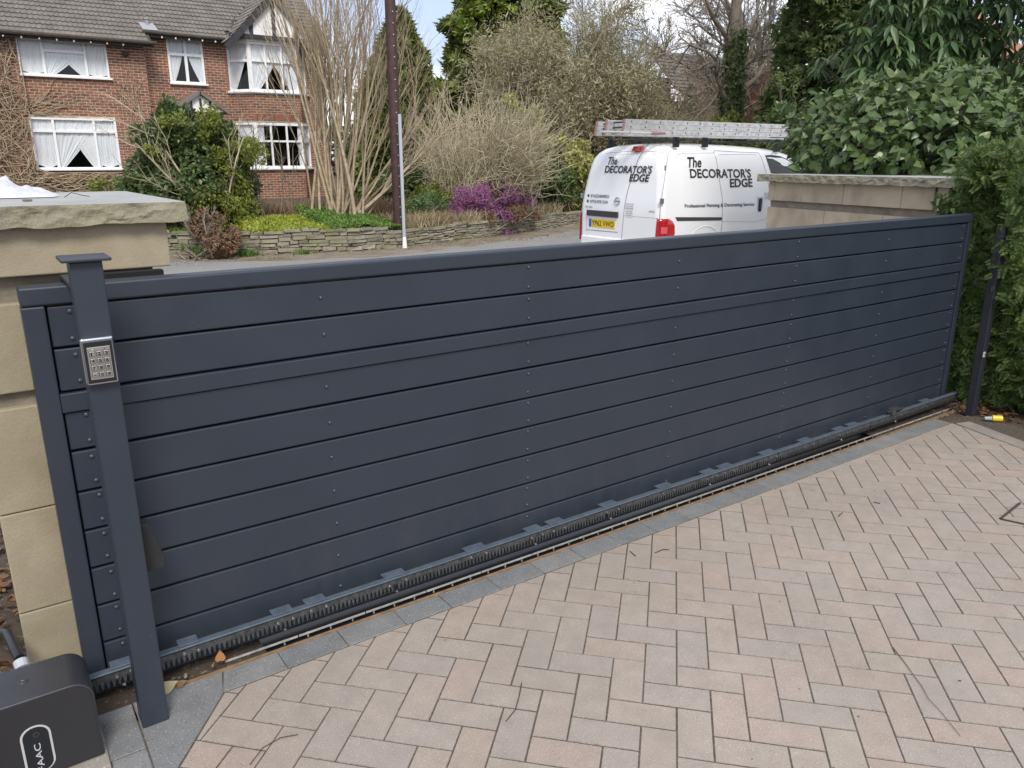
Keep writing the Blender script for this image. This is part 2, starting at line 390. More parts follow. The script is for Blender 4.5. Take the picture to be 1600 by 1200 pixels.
for a in range(-40, 70):
    for b in range(-45, 45):
        if (a + b) % 4: continue
        for (x, y, w, h) in ((a, b, 2, 1), (a + 2, b, 1, 2)):
            P = [lat(x, y), lat(x, y + h), lat(x + w, y + h), lat(x + w, y)]
            cx, cy = sum(p.x for p in P) / 4, sum(p.y for p in P) / 4
            if not (-0.9 < cx < 5.2 and -1.6 < cy < 2.3): continue
            for n, d in HP:
                P = clip(P, n, d)
                if len(P) < 3: break
            if len(P) < 3 or area(P) < 0.0006: continue
            Q = [p for i, p in enumerate(P) if (p - P[i - 1]).length > 0.004]
            if len(Q) < 3: continue
            s = sum(Q[i - 1].x * Q[i].y - Q[i].x * Q[i - 1].y for i in range(len(Q)))
            if s < 0: Q.reverse()
            items.append((paver_mesh(Q, a * 1000 + b), Matrix.Identity(4)))
pieces(drv, 'paver', items, PAVER)

# ------------------------------------------------------------------ kerb strip, slabs, concrete edging
kerb = MB().box(0.19, 4.8, 2.131, 2.24, -0.06, -0.006).build('kerb', JOINT, None, 'structure'); WLOC['kerb'] = Vector((0, 0, 0))
xs = [0.452, 0.625, 0.832, 1.046, 1.23, 1.444, 1.65, 1.855, 2.06, 2.265, 2.47, 2.67, 2.865, 3.05, 3.215, 3.42, 3.62, 3.83, 4.03, 4.24, 4.44, 4.62, 4.79]
its = []
for i, (a, b) in enumerate(zip(xs, xs[1:])):
    m = MB(); sk = -0.004; dz = random.uniform(-.001, .001)
    lo = [(a + .001 - (0.03 if i == 0 else 0), 2.134), (b - .001 + sk * 0, 2.134), (b - .001, 2.238), (a + .001, 2.238)]
    m.prism(lo, -0.05, 0.0 + dz); o = m.build('sett', GRANITE, kerb, bevel=0.002, seg=1)
its = [([(0.192, 1.6), (0.235 - .20, 1.6)], 0)]
el = (Vector((0.424, 2.137)) - Vector((0.236, 1.891))).normalized()
pb = Vector((0.424, 2.137)) - el * 0.75
slabs = [[(0.190, 1.9), (0.236, 1.889), (0.424, 2.134), (0.448, 2.238), (0.190, 2.238)],
         [(0.190, 1.896), (0.190, 1.55), (pb.x + .0, pb.y), (0.233, 1.884)],
         [(-0.10, 2.02), (0.186, 2.02), (0.186, 2.236), (-0.10, 2.236)],
         [(-0.10, 1.60), (0.186, 1.60), (0.186, 2.016), (0.100, 2.016), (0.100, 1.985), (-0.10, 1.985)]]
for P in slabs:
    s = sum(P[i - 1][0] * P[i][1] - P[i][0] * P[i - 1][1] for i in range(len(P)))
    if s < 0: P.reverse()
    MB().prism(P, -0.05, 0.0005).build('granite_slab', GRANITE, kerb, bevel=0.002, seg=1)
MB().box(-0.32, 0.096, 1.99, 2.215, -0.04, 0.012).build('motor_plinth', CONC, None, 'structure', bevel=0.003)
# concrete edging along the right of the driveway
V0 = Vector((4.80, 2.13)); V1 = Vector((4.655, 1.675)); dn = (V1 - V0).normalized(); side = Vector((-dn.y, dn.x)); side = side if side.x > 0 else -side
ed = sheet('edging', [tuple(V0), tuple(V0 + dn * 3.4), tuple(V0 + dn * 3.4 + side * .14), tuple(V0 + side * .14)][::-1], JOINT, -0.009); WLOC['edging'] = Vector((0, 0, 0))
for i in range(4):
    p = V0 + dn * (0.02 + i * 0.80); q = p + dn * 0.79
    MB().prism([tuple(p), tuple(q), tuple(q + side * .11), tuple(p + side * .11)][::-1], -0.05, 0.004).build('edging_block', CONC, ed, bevel=0.004)

# ------------------------------------------------------------------ gate track, slot drain
tr = thing('gate_track', 'dark drainage slot with pale steel edge and rusty lip running under the sliding gate', 'track', (0.4, 2.28, 0))
MB().box(0.30, 5.2, 2.2405, 2.254, -0.05, -0.001).build('rusty_edge', RUST, tr)
MB().box(-0.1, 5.25, 2.254, 2.455, -0.05, -0.024).build('trench_bed', DARK, tr)
for i in range(19):
    x0 = 0.47 + i * 0.246
    MB().box(x0, x0 + 0.242, 2.283, 2.2872, -0.005, 0.001).build('slot_edge', SLOT, tr)
m = MB()
for i in range(58): x = 0.5 + i * 0.082; m.box(x, x + 0.004, 2.287, 2.293, -0.02, -0.002)
m.build('slot_bars', SLOT, tr, 'stuff')
MB().box(-0.1, 5.25, 2.455, 2.62, -0.05, 0.004).build('outer_kerb', CONC, tr)
m = MB(); m.tube([(-0.1, 2.36, 0.0), (5.3, 2.36, 0.0)], 0.012, 8); m.build('guide_rail', RACK, tr)

# ------------------------------------------------------------------ the sliding gate
GX0, GX1, GY, GZ0, GZ1 = 0.089, 5.055, 2.32, 0.05, 1.237
gate = thing('sliding_gate', 'long anthracite grey sliding gate of horizontal boards with a gear rack along its foot', 'gate', (GX0, GY, 0))
def box(name, a, mat, parent, bevel=0.0, seg=2): return MB().box(*a).build(name, mat, parent, bevel=bevel, seg=seg)
box('top_rail', (GX0, GX1, GY, GY + 0.062, 1.186, GZ1), GATE, gate, 0.008, 3)
box('stile', (GX0, GX0 + 0.053, GY, GY + 0.062, GZ0, 1.1855), GATE, gate, 0.004)
box('stile', (GX1 - 0.045, GX1, GY, GY + 0.062, GZ0, 1.1855), GATE, gate, 0.004)
box('mid_rail', (GX0 + 0.0535, GX1 - 0.0455, GY, GY + 0.062, 0.892, 0.945), GATE, gate, 0.003)
box('bottom_rail', (GX0 - 0.06, GX1 + 0.02, GY + 0.0, GY + 0.062, 0.018, 0.0495), GATE, gate, 0.003)
box('gap_shade_sheet', (GX0 + .04, GX1 - .035, GY + 0.040, GY + 0.060, 0.06, 1.18), BLACK, gate)  # black sheet, the shade between the boards put into its colour
bz = [(1.181, 1.073), (1.066, 0.951), (0.888, 0.782), (0.774, 0.659), (0.652, 0.540), (0.533, 0.420), (0.413, 0.298), (0.291, 0.174), (0.167, 0.052)]
rows2 = [(1.166, 1.093), (1.047, 0.974), (0.876, 0.802), (0.754, 0.681), (0.636, 0.562), (0.517, 0.444), (0.393, 0.319), (0.275, 0.201), (0.149, None)]
rows1 = [1.132, 1.014, 0.839, 0.716, 0.594, 0.471, 0.349, 0.228, 0.107]
rv = bpy.data.meshes.new('rivet'); bm = bmesh.new()
bmesh.ops.create_uvsphere(bm, u_segments=10, v_segments=6, radius=1.0, matrix=Matrix.Diagonal((0.0064, 0.0045, 0.0064, 1)) )
bm.to_mesh(rv); bm.free(); rv.polygons.foreach_set('use_smooth', [True] * len(rv.polygons)); rv.materials.append(RIVET)
for (z1, z0), r2, r1 in zip(bz, rows2, rows1):
    inset = 0.010
    b = MB().box(GX0 + 0.058, GX1 - 0.049, GY + inset, GY + 0.035, z0, z1).build('board', GATE, gate, bevel=0.0035)
    P = [(x, z) for x in (0.196, 1.706, 3.345, 4.965) for z in r2 if z] + [(x, r1) for x in (0.893, 2.511, 4.15)]
    for x, z in P:
        o = bpy.data.objects.new('rivet', rv); COL.objects.link(o); o.parent = b
        o.matrix_parent_inverse = Matrix.Identity(4); o.location = (x + random.uniform(-.002, .002), GY + inset - 0.001, z + random.uniform(-.001, .001))
# rack
box('rack_angle', (0.06, 5.10, 2.252, 2.278, 0.110, 0.116), GATE_LIT, gate, 0.0015, 1)
box('rack_angle', (0.06, 5.10, 2.270, 2.2755, 0.075, 0.1095), GATE_LIT, gate)
for k in range(5):
    x0 = 0.07 + k * 1.006; x1 = x0 + 1.004
    V = []; F = []; p = 0.01256 * 1.2; n = int((x1 - x0) / p)
    prof = [(x0, 0.106), (x0, 0.082)]
    for i in range(n):
        a = x0 + i * p; prof += [(a + p * .08, 0.080), (a + p * .30, 0.064), (a + p * .55, 0.064), (a + p * .80, 0.080)]
    prof += [(x1, 0.082), (x1, 0.106)]
    V = [(x, 2.256, z) for x, z in prof] + [(x, 2.2695, z) for x, z in prof]; N = len(prof)
    # front face as teeth quads + bar so no concave ngon is needed
    m = MB(); m.box(x0, x1, 2.256, 2.2695, 0.0885, 0.106)
    for i in range(n):
        a = x0 + i * p
        m.add([(a + p * .05, 2.256, .0886), (a + p * .85, 2.256, .0886), (a + p * .55, 2.256, .064), (a + p * .35, 2.256, .064),
               (a + p * .05, 2.2695, .0886), (a + p * .85, 2.2695, .0886), (a + p * .55, 2.2695, .064), (a + p * .35, 2.2695, .064)],
              [(3, 2, 1, 0), (4, 5, 6, 7), (2, 3, 7, 6), (0, 3, 7, 4)[::-1], (1, 2, 6, 5)])
    m.build('gear_rack', RACK, gate)
tabs = [(0.150, 0.205), (0.338, 0.397), (0.629, 0.697), (0.742, 0.813), (1.032, 1.116), (1.374, 1.462), (1.662, 1.733), (1.772, 1.849), (2.062, 2.146), (2.404, 2.486), (2.698, 2.780), (2.82, 2.905), (3.135, 3.235), (3.455, 3.545), (3.770, 3.86), (3.90, 3.985), (4.32, 4.41), (4.68, 4.77)]
bolt = MB().tube([(0, 0, 0), (0, -0.004, 0)], 0.0058, 6).tube([(0, -0.004, 0), (0, -0.008, 0)], 0.0035, 8)
bme = pydata(bolt.v, bolt.f); bme.materials.append(STEEL)
for i, (a, b) in enumerate(tabs):
    t = MB().box(a, b, 2.262, 2.303, 0.1165, 0.1195).build('rack_bracket', GATE_LIT, gate, bevel=0.001, seg=1)
    for x in (a + 0.012, b - 0.006):
        o = bpy.data.objects.new('bolt', bme); COL.objects.link(o); o.parent = t; o.location = (x, 2.2555, 0.094 + random.uniform(-.003, .003))
    if i % 2 == 0:
        o = bpy.data.objects.new('bolt', bme); COL.objects.link(o); o.parent = t; o.location = ((a + b) / 2, 2.262, 0.058); o.rotation_euler = (0.4, 0, 0.3)
m = MB().box(4.28, 4.36, 2.235, 2.275, 0.116, 0.150); m.box(4.25, 4.40, 2.245, 2.262, 0.135, 0.142).tube([(4.32, 2.25, 0.12), (4.32, 2.20, 0.165)], 0.006)
m.build('limit_switch_bracket', RACK, gate, bevel=0.002)
box('end_catch', (GX1 + 0.001, GX1 + 0.035, GY + .01, GY + .05, 0.06, 0.30), GATE, gate, 0.006)
del F, V

# ------------------------------------------------------------------ left guide post with keypad
post = thing('guide_post', 'tall square anthracite post with flat cap before the left end of the gate', 'post', (0.227, 2.135, 0))
box('shaft', (0.193, 0.2635, 2.10, 2.170, 0.0, 1.318), GATE, post, 0.004)
box('cap', (0.174, 0.2825, 2.082, 2.190, 1.3185, 1.3275), GATE, post, 0.003)
box('guide_arm', (0.1955, 0.222, 2.1705, 2.40, 1.244, 1.254), GATE, post, 0.001)
box('guide_channel_with_shade', (0.1955, 0.455, 2.4005, 2.436, 1.226, 1.2475), BLACK, post, 0.001)  # dark metal channel, its black also standing in for the recess shadow
# plastic end stop wedge
m = MB(); prof = [(0.2645, .585), (0.290, .585), (0.322, .470), (0.318, .442), (0.2645, .442)]
m.prism([(x, z) for x, z in prof][::-1], 2.165, 2.215, Matrix(((1, 0, 0, 0), (0, 0, 1, 0), (0, 1, 0, 0), (0, 0, 0, 1))))
m.build('gate_stop', plain('grey_rubber', (0.018, 0.0175, 0.017), 0.7, 0, 0.2, 20), post, bevel=0.004)
kp = thing('keypad', 'silver rimmed numeric entry keypad fixed to the face of the tall grey post', 'keypad', (0.222, 2.10, 1.02))
box('rim', (0.1875, 0.2600, 2.078, 2.0995, 1.019, 1.137), CHROME, kp, 0.006, 3)
box('face', (0.1925, 0.2550, 2.0755, 2.0785, 1.0245, 1.128), DARK, kp, 0.001)
box('key_panel', (0.1985, 0.2490, 2.0735, 2.0760, 1.034, 1.115), KEYS, kp, 0.0008)
def text_mesh(s, shear=0.0, bold=0.0):
    cu = bpy.data.curves.new('t', 'FONT'); cu.body = s; cu.shear = shear; cu.resolution_u = 3; cu.offset = bold
    o = bpy.data.objects.new('t', cu); COL.objects.link(o); dg = bpy.context.evaluated_depsgraph_get(); dg.update()
    me = bpy.data.meshes.new_from_object(o.evaluated_get(dg)); bpy.data.objects.remove(o); bpy.data.curves.remove(cu); return me
def lettering(s, fn, w, h, mat, parent, name='lettering', shear=0.0, bold=0.0, flip=False):
    """text stretched to w x h; fn maps (a in 0..w, b in 0..h) to a point"""
    me = text_mesh(s, shear, bold); n = len(me.vertices); v = np.empty(n * 3, np.float32); me.vertices.foreach_get('co', v); v = v.reshape(-1, 3)
    lo = v.min(0); hi = v.max(0); u = (v - lo) / np.maximum(hi - lo, 1e-6)
    P = np.array([tuple(fn(a * w, b * h)) for a, b, _ in u], np.float32); me.vertices.foreach_set('co', P.ravel()); me.update()
    me.materials.clear(); me.materials.append(mat); return link(me, name, mat, parent)
INK = plain('black_lettering', (0.012, 0.012, 0.014), 0.5)
GREYINK = plain('grey_lettering', (0.10, 0.105, 0.12), 0.5)
for r in range(4):
    for c in range(3):
        cx = 0.2085 + c * 0.0155; cz = 1.099 - r * 0.0175
        k = MB().box(cx - .0058, cx + .0058, 2.0705, 2.0734, cz - .0062, cz + .0062).build('key', KEYS, kp, bevel=0.0012)
        box('key_surround', (cx - .0066, cx + .0066, 2.0731, 2.0738, cz - .0070, cz + .0070), DARK, kp)
        ch = ['123', '456', '789', '*0#'][r][c]; hh = 0.0088 if ch != '*' else 0.005
        lettering(ch, lambda a, b, cx=cx, cz=cz: (cx - .0032 + a, 2.0699, cz - .0044 + b), 0.0064 if ch != '1' else 0.0032, hh, INK, k, 'digit', 0, .03)
for c, col in ((0.2105, (0.7, 0.75, 0.35)), (0.2375, (0.15, 0.03, 0.03))):
    MB().tube([(c, 2.0738, 1.1105), (c, 2.0722, 1.1105)], 0.0014, 8).build('indicator', plain('led', col, 0.3), kp)

# ------------------------------------------------------------------ gate motor (bottom left)
mot = thing('gate_motor', 'dark plastic gate motor housing with rounded corners and silver badge at bottom left', 'gate motor', (-0.1, 2.13, 0.0))
MX0, MX1, MZ = -0.29, 0.089, 0.25
def rrect(x0, x1, z0, z1, r, n=8):
    P = [(x0, z0), (x1, z0)]
    for k in range(n + 1): a = math.pi / 2 * k / n; P.append((x1 - r + r * math.cos(a), z1 - r + r * math.sin(a)))
    for k in range(n + 1): a = math.pi / 2 * (1 + k / n); P.append((x0 + r + r * math.cos(a), z1 - r + r * math.sin(a)))
    return P
def xz_prism(P, y0, y1):
    m = MB(); n = len(P); V = [(x, y0, z) for x, z in P] + [(x, y1, z) for x, z in P]
    F = [tuple(range(n)), tuple(range(2 * n - 1, n - 1, -1))] + [(n + k, n + (k + 1) % n, (k + 1) % n, k) for k in range(n)]
    return m.add(V, F)
xz_prism(rrect(MX0, MX1, 0.013, MZ, 0.052), 2.040, 2.205).build('cover', MOTOR, mot, bevel=0.004, seg=3)
xz_prism(rrect(MX0 + .006, MX1 - .006, 0.019, MZ - .006, 0.047), 2.037, 2.0405).build('front_face', MOTOR_FACE, mot)
def stadium(cx, z0, z1, r, n=10):
    P = []
    for k in range(n + 1): a = math.pi * k / n; P.append((cx + r * math.cos(a), z1 - r + r * math.sin(a) * 0.9))
    for k in range(n + 1): a = math.pi * (1 + k / n); P.append((cx + r * math.cos(a), z0 + r + r * math.sin(a) * 0.9))
    return P
xz_prism(stadium(-0.054, 0.03, 0.178, 0.034), 2.0345, 2.037).build('badge_rim', LOGO, mot, bevel=0.0008)
xz_prism(stadium(-0.054, 0.0345, 0.1735, 0.0285), 2.0332, 2.0346).build('badge', DARK, mot)
lettering('FAAC', lambda a, b: (-0.047 - b, 2.0325, 0.040 + a), 0.083, 0.0145, LOGO, mot, bold=0.01)
m = MB()
m.tube([(-0.052, 2.0328, 0.150), (-0.052, 2.0318, 0.150)], 0.008, 16); m.build('lock_cap', MOTOR, mot)
m = MB(); m.tube([(-0.052, 2.0316, 0.150), (-0.052, 2.0310, 0.150)], 0.0035, 10); m.build('keyhole', BLACK, mot)
m = MB(); m.tube([(-0.06, 2.13, 0.2485), (-0.06, 2.13, 0.2520)], 0.014, 20, r1=0.010); m.build('screw_boss', MOTOR, mot)
m = MB(); m.tube([(-0.06, 2.13, 0.2518), (-0.06, 2.13, 0.2535)], 0.003, 10); m.build('screw', STEEL, mot)
duct = thing('cable_duct', 'grey corrugated cable duct with a white collar behind the gate motor', 'duct', (-0.05, 2.28, 0))
m = MB(); m.tube([(-0.055, 2.26, 0.10), (-0.057, 2.27, 0.21)], 0.017, 14); m.build('collar', GREYPVC, duct)
m = MB(); m.tube([(-0.057, 2.27, 0.205), (-0.06, 2.29, 0.218)], 0.0185, 14); m.build('collar_nut', GREYPVC, duct)
m = MB(); m.tube([(-0.06, 2.30, 0.22), (-0.08, 2.42, 0.24), (-0.11, 2.6, 0.16), (-0.16, 2.9, 0.02)], 0.014, 12); m.build('hose', DARK, duct, smooth=True)

# ------------------------------------------------------------------ sandstone walls
def rock_slab(x0, x1, y0, y1, z0, z1, name, parent, seed, M=None, rough=0.022):
    """coping slab: sawn top, rock-faced sides"""
    V = []; idx = {}; F = []; F2 = []
    step = 0.008; nx = max(4, int((x1 - x0) / step)); ny = max(4, int((y1 - y0) / step)); nz_ = 8
    per = [(x0 + (x1 - x0) * i / nx, y0, 0, -1) for i in range(nx)] + [(x1, y0 + (y1 - y0) * i / ny, 1, 0) for i in range(ny)] + \
          [(x1 - (x1 - x0) * i / nx, y1, 0, 1) for i in range(nx)] + [(x0, y1 - (y1 - y0) * i / ny, -1, 0) for i in range(ny)]
    n = len(per)
    for k in range(nz_ + 1):
        t = k / nz_; z = z0 + (z1 - z0) * t
        for (x, y, nx_, ny_) in per:
            p = Vector((x * 13 + seed, y * 13, z * 26)); q = Vector((x * 38 + seed, y * 38, z * 60))
            s_ = x * 1.0 + y * 1.0
            v1 = noise.voronoi(Vector((s_ * 15 + seed, z * 24 + noise.noise(p) * .8, 1.5)))[0]; v2 = noise.voronoi(Vector((s_ * 42 + seed, z * 55, 4.5)))[0]
            d = ((v1[0] * 1.5 - .75) + (v2[0] - .4) * .35) * rough * (math.sin(math.pi * min(1, t * 1.0 + 0.06)) * 0.9 + (0.35 if k < nz_ else 0))
            if k == nz_: d = 0.0 + noise.noise(p * 2) * 0.0015
            dz = noise.noise(q + Vector((5, 5, 5))) * 0.006 if 0 < k < nz_ else (noise.noise(p * 1.3) * 0.007 - 0.003 if k == 0 else 0)
            V.append((x + nx_ * d, y + ny_ * d, z + dz))
    for k in range(nz_):
        for i in range(n): F.append((k * n + i, k * n + (i + 1) % n, (k + 1) * n + (i + 1) % n, (k + 1) * n + i))
    F.append(tuple(nz_ * n + i for i in range(n))); F.append(tuple(range(n - 1, -1, -1)))
    if M is not None: V = [M @ Vector(v) for v in V]
    me = pydata(V, F); me.materials.append(COPING); me.materials.append(COPTOP); me.polygons[len(F) - 2].material_index = 1
    return link(me, name, None, parent)
lw = thing('sandstone_pier', 'buff sandstone pier under a thick rock-faced coping behind the left end of the gate', 'pier', (0.2, 2.9, 0))
rock_slab(-0.16, 0.536, 2.405, 3.37, 1.382, 1.436, 'coping', lw, 1, None, 0.011)
def block(a, mat, parent, bev=0.004): return box('sandstone_block', a, mat, parent, bev)
block((-0.06, 0.486, 2.440, 3.30, 1.252, 1.3825), SAND, lw)
box('rough_core', (-0.02, 0.440, 2.475, 3.27, 0.0, 1.2515), ROUGHST, lw)
for z0, z1 in ((0.935, 1.180), (0.588, 0.892), (0.274, 0.585), (0.0, 0.271)):
    block((-0.045, 0.478, 2.450, 3.28, z0, z1), SAND, lw)
# right-hand wall: frame along the drive mouth
pA = Vector((5.40, 2.66, 0)); pB = Vector((5.70, 4.32, 0)); dv = (pB - pA); Lw = dv.length; ang = math.atan2(dv.y, dv.x)
MR = Matrix.Translation(pA) @ Matrix.Rotation(ang - math.pi / 2, 4, 'Z')   # local +Y runs along the wall, -X is the visible face
rw = thing('sandstone_wall', 'pinkish buff sandstone wall with rock-faced coping beside the right end of the gate', 'wall', tuple(pA))
rock_slab(-0.07, 0.95, -0.08, 0.80, 1.381, 1.437, 'coping', rw, 5, MR, 0.011)
rock_slab(-0.07, 0.95, 0.803, Lw + 0.07, 1.381, 1.4365, 'coping', rw, 9, MR, 0.011)
def blockR(x0, x1, y0, y1, z0, z1, mat=SANDR): return MB().box(x0, x1, y0, y1, z0, z1, MR).build('sandstone_block', mat, rw, bevel=0.004)
for y0, y1 in ((0.0, 0.085), (0.105, 0.36), (0.363, 0.88), (0.883, Lw - 0.07), (Lw - 0.067, Lw)):
    blockR(0.0, 0.16, y0, y1, 1.222, 1.3805)
blockR(0.1605, 1.4, 0.0, 0.2, 0.9, 1.3805)
MB().box(0.03, 1.3, 0.01, Lw - 0.01, 0, 1.2215, MR).build('rough_core', ROUGHST, rw)
for z0, z1 in ((0.90, 1.165), (0.6, 0.897), (0.3, 0.597), (0.0, 0.297)):
    for y0, y1 in ((0.0, 0.5), (0.503, 1.05), (1.053, Lw)): blockR(0.005, 0.16, y0, y1, z0, z1)
    blockR(0.1605, 1.4, 0.0, 0.2, z0, min(z1, .897))
# right catch post in the hedge
rp_ = thing('catch_post', 'slim black gate catch post standing against the clipped hedge', 'post', (5.05, 2.15, 0))
box('shaft', (5.022, 5.072, 2.120, 2.170, -0.01, 1.17), plain('black_post_paint', (0.02, 0.022, 0.03), 0.5), rp_, 0.004)
box('sensor', (5.012, 5.034, 2.112, 2.1195, 0.385, 0.418), plain('sensor_face', (0.42, 0.43, 0.42), 0.4), rp_, 0.002)
m = MB(); m.tube([(5.023, 2.1115, 0.402), (5.023, 2.1105, 0.402)], 0.004, 8); m.build('lens', BLACK, rp_)
# ------------------------------------------------------------------ van
VO = Vector((7.75, 8.43, -0.075))
van = thing('van', 'white panel van with black decorating lettering and ladders on its roof, parked beyond the gate', 'van', tuple(VO))
PAINT = plain('white_van_paint', (0.80, 0.80, 0.80), 0.28, coat=0.5)
RUBBER = plain('tyre_rubber', (0.02, 0.02, 0.02), 0.85)
GLASSD = plain('dark_glass', (0.010, 0.018, 0.022), 0.08, spec=0.35)
TRIM = plain('grey_black_trim', (0.035, 0.037, 0.042), 0.5)
SEAM = plain('panel_seam', (0.09, 0.09, 0.09), 0.8)
REDL = plain('red_lamp', (0.40, 0.010, 0.014), 0.12, coat=0.6)
PROF = [(0.60, .20), (0.80, .24), (.848, .34), (.856, .60), (.858, .80), (.850, .98), (.840, 1.08), (.820, 1.25), (.785, 1.45), (.745, 1.60), (.715, 1.69), (.665, 1.765), (.58, 1.815), (.42, 1.845), (.2, 1.857), (0, 1.86)]
def side_w(h):
    for (a, b), (c, d) in zip(PROF, PROF[1:]):
        if b <= h <= d: return a + (c - a) * (h - b) / (d - b)
    return PROF[0][0]
TOPS = [(0, 1.80), (.05, 1.825), (.15, 1.845), (.5, 1.857), (1.35, 1.86), (1.9, 1.845), (2.3, 1.83), (2.7, 1.80), (3.0, 1.745), (3.3, 1.62), (3.55, 1.43), (3.8, 1.20), (4.0, 1.08), (4.2, 1.0), (4.32, .86), (4.40, .6), (4.42, .4)]
def topz(u):
    for (a, b), (c, d) in zip(TOPS, TOPS[1:]):
        if a <= u <= d * 0 + c: return b + (d - b) * (u - a) / (c - a)
    return TOPS[-1][1]
def lean(h): return 0.02 * max(0, (0.9 - h)) * -1 + max(0, h - 1.0) * 0.13 + max(0, h - 1.6) ** 2 * 2.0
def rear_u(h): return lean(h)
def body_pt(u, k, s):
    w, h = PROF[k]; tz = topz(max(u, 0))
    hh = h if h < 0.9 else 0.9 + (h - 0.9) * (tz - 0.9) / (1.86 - 0.9) if tz > 0.9 else min(h, tz) if h < .9 else tz
    if tz <= 0.9: hh = min(h, tz - (1.86 - h) * .02)
    r = 0.10
    if u < r: ins = r - math.sqrt(max(0, r * r - (r - u) ** 2))
    else: ins = 0
    if u > 3.7: ins = 0.30 * ((u - 3.7) / .72) ** 2.2
    ww = max(0, w - ins * (1 if w > 0.3 else w / 0.3))
    uu = u + lean(h) * max(0, 1 - u / 1.5)
    return (uu, s * ww, hh)
US = [0, .006, .02, .045, .075, .10, .2, .35, .6, .9, 1.2, 1.6, 1.9, 2.1, 2.3, 2.5, 2.7, 2.85, 3.0, 3.2, 3.35, 3.5, 3.65, 3.8, 4.0, 4.15, 4.25, 4.32, 4.37, 4.40, 4.42]
V = []; F = []; K = len(PROF)
for u in US:
    for k in range(K): V.append(body_pt(u, k, -1))
    for k in range(K - 2, -1, -1): V.append(body_pt(u, k, 1))
W = 2 * K - 1
for i in range(len(US) - 1):
    for k in range(W - 1): F.append((i * W + k, (i + 1) * W + k, (i + 1) * W + k + 1, i * W + k + 1))
    F.append((i * W + W - 1, (i + 1) * W + W - 1, (i + 1) * W, i * W))
for base, rev in ((0, False), ((len(US) - 1) * W, True)):
    for k in range(K - 1):
        q = (base + k, base + k + 1, base + W - 2 - k, base + W - 1 - k) if k < K - 2 else (base + k, base + k + 1, base + W - 1 - k)
        F.append(q if rev else q[::-1])
V = [VO + Vector(v) for v in V]
me = pydata(V, F, True)
try: me.set_sharp_from_angle(angle=R(40))
except Exception: pass
link(me, 'body', PAINT, van)
def P(u, w, h): return VO + Vector((u, w, h))
def wr(y, z, off=0.004):        # rear surface: world y, world z
    h = z - VO.z; return Vector((VO.x + rear_u(h) - off, y, z))
def ws(x, z, off=0.004):        # right-hand side surface: world x, world z
    h = z - VO.z; u = x - VO.x
    tz = topz(u); hh = h if h < .9 else .9 + (h - .9) * .96 / (tz - .9)
    return Vector((x, VO.y - side_w(min(hh, 1.85)) - off, z))
def strip(pts, fn, r=0.0035, name='panel_seam', mat=SEAM, n=6):
    Q = []
    for (a, b), (c, d) in zip(pts, pts[1:]):
        k = max(1, int(math.hypot(c - a, d - b) / 0.06))
        Q += [fn(a + (c - a) * i / k, b + (d - b) * i / k, 0.0) for i in range(k)]
    Q.append(fn(*pts[-1], 0.0)); return MB().tube(Q, r, n).build(name, mat, van)
# rear seams
strip([(8.10, 1.775), (8.13, 1.60), (8.255, 1.19), (8.272, 1.10), (8.30, .80), (8.318, .42)], wr)
strip([(8.86, 1.640), (8.78, 1.655), (8.40, 1.668), (8.00, 1.668), (7.70, 1.650), (7.60, 1.60)], wr, 0.0025)
strip([(7.62, 1.64), (7.545, 1.45), (7.535, 1.00), (7.57, .80), (7.60, .45)], lambda y, z, o: Vector((VO.x + rear_u(z - VO.z) + .012, max(y, 7.60), z)), .003)
strip([(8.30, .79), (7.62, .79)], wr, 0.002)
strip([(9.10, .86), (9.10, .52)], wr, 0.002); strip([(8.40, .55), (9.10, .54)], wr, 0.004)
# side seams
strip([(8.915, 1.655), (8.93, 1.675), (8.97, 1.68), (9.30, 1.668), (9.92, 1.655)], ws)
strip([(8.915, 1.655), (8.935, 1.35), (8.955, 1.18), (8.985, 1.05), (9.00, .70), (8.98, .30)], ws)
strip([(9.92, 1.655), (9.99, 1.40), (10.07, 1.05), (10.13, .62), (10.14, .3)], ws)
strip([(8.125, 1.58), (8.16, 1.62), (8.30, 1.64), (8.91, 1.648)], ws, .0025)
strip([(9.00, 1.625), (9.80, 1.632), (9.85, 1.615), (9.87, 1.56)], ws, .0025)
strip([(9.00, .70), (9.75, .66), (10.0, .70)], ws, .002)
strip([(11.0, 1.35), (11.03, .95), (11.02, .4)], ws)
# slide rail
m = MB(); m.add([ws(8.03, .800), ws(8.07, .745), ws(8.98, .715), ws(9.00, .760), ws(8.03, .800, -.02), ws(8.07, .745, -.02), ws(8.98, .715, -.02), ws(9.00, .760, -.02)], [(0, 1, 2, 3), (4, 7, 6, 5), (0, 4, 5, 1), (1, 5, 6, 2), (2, 6, 7, 3), (3, 7, 4, 0)])
m.build('door_rail', TRIM, van)
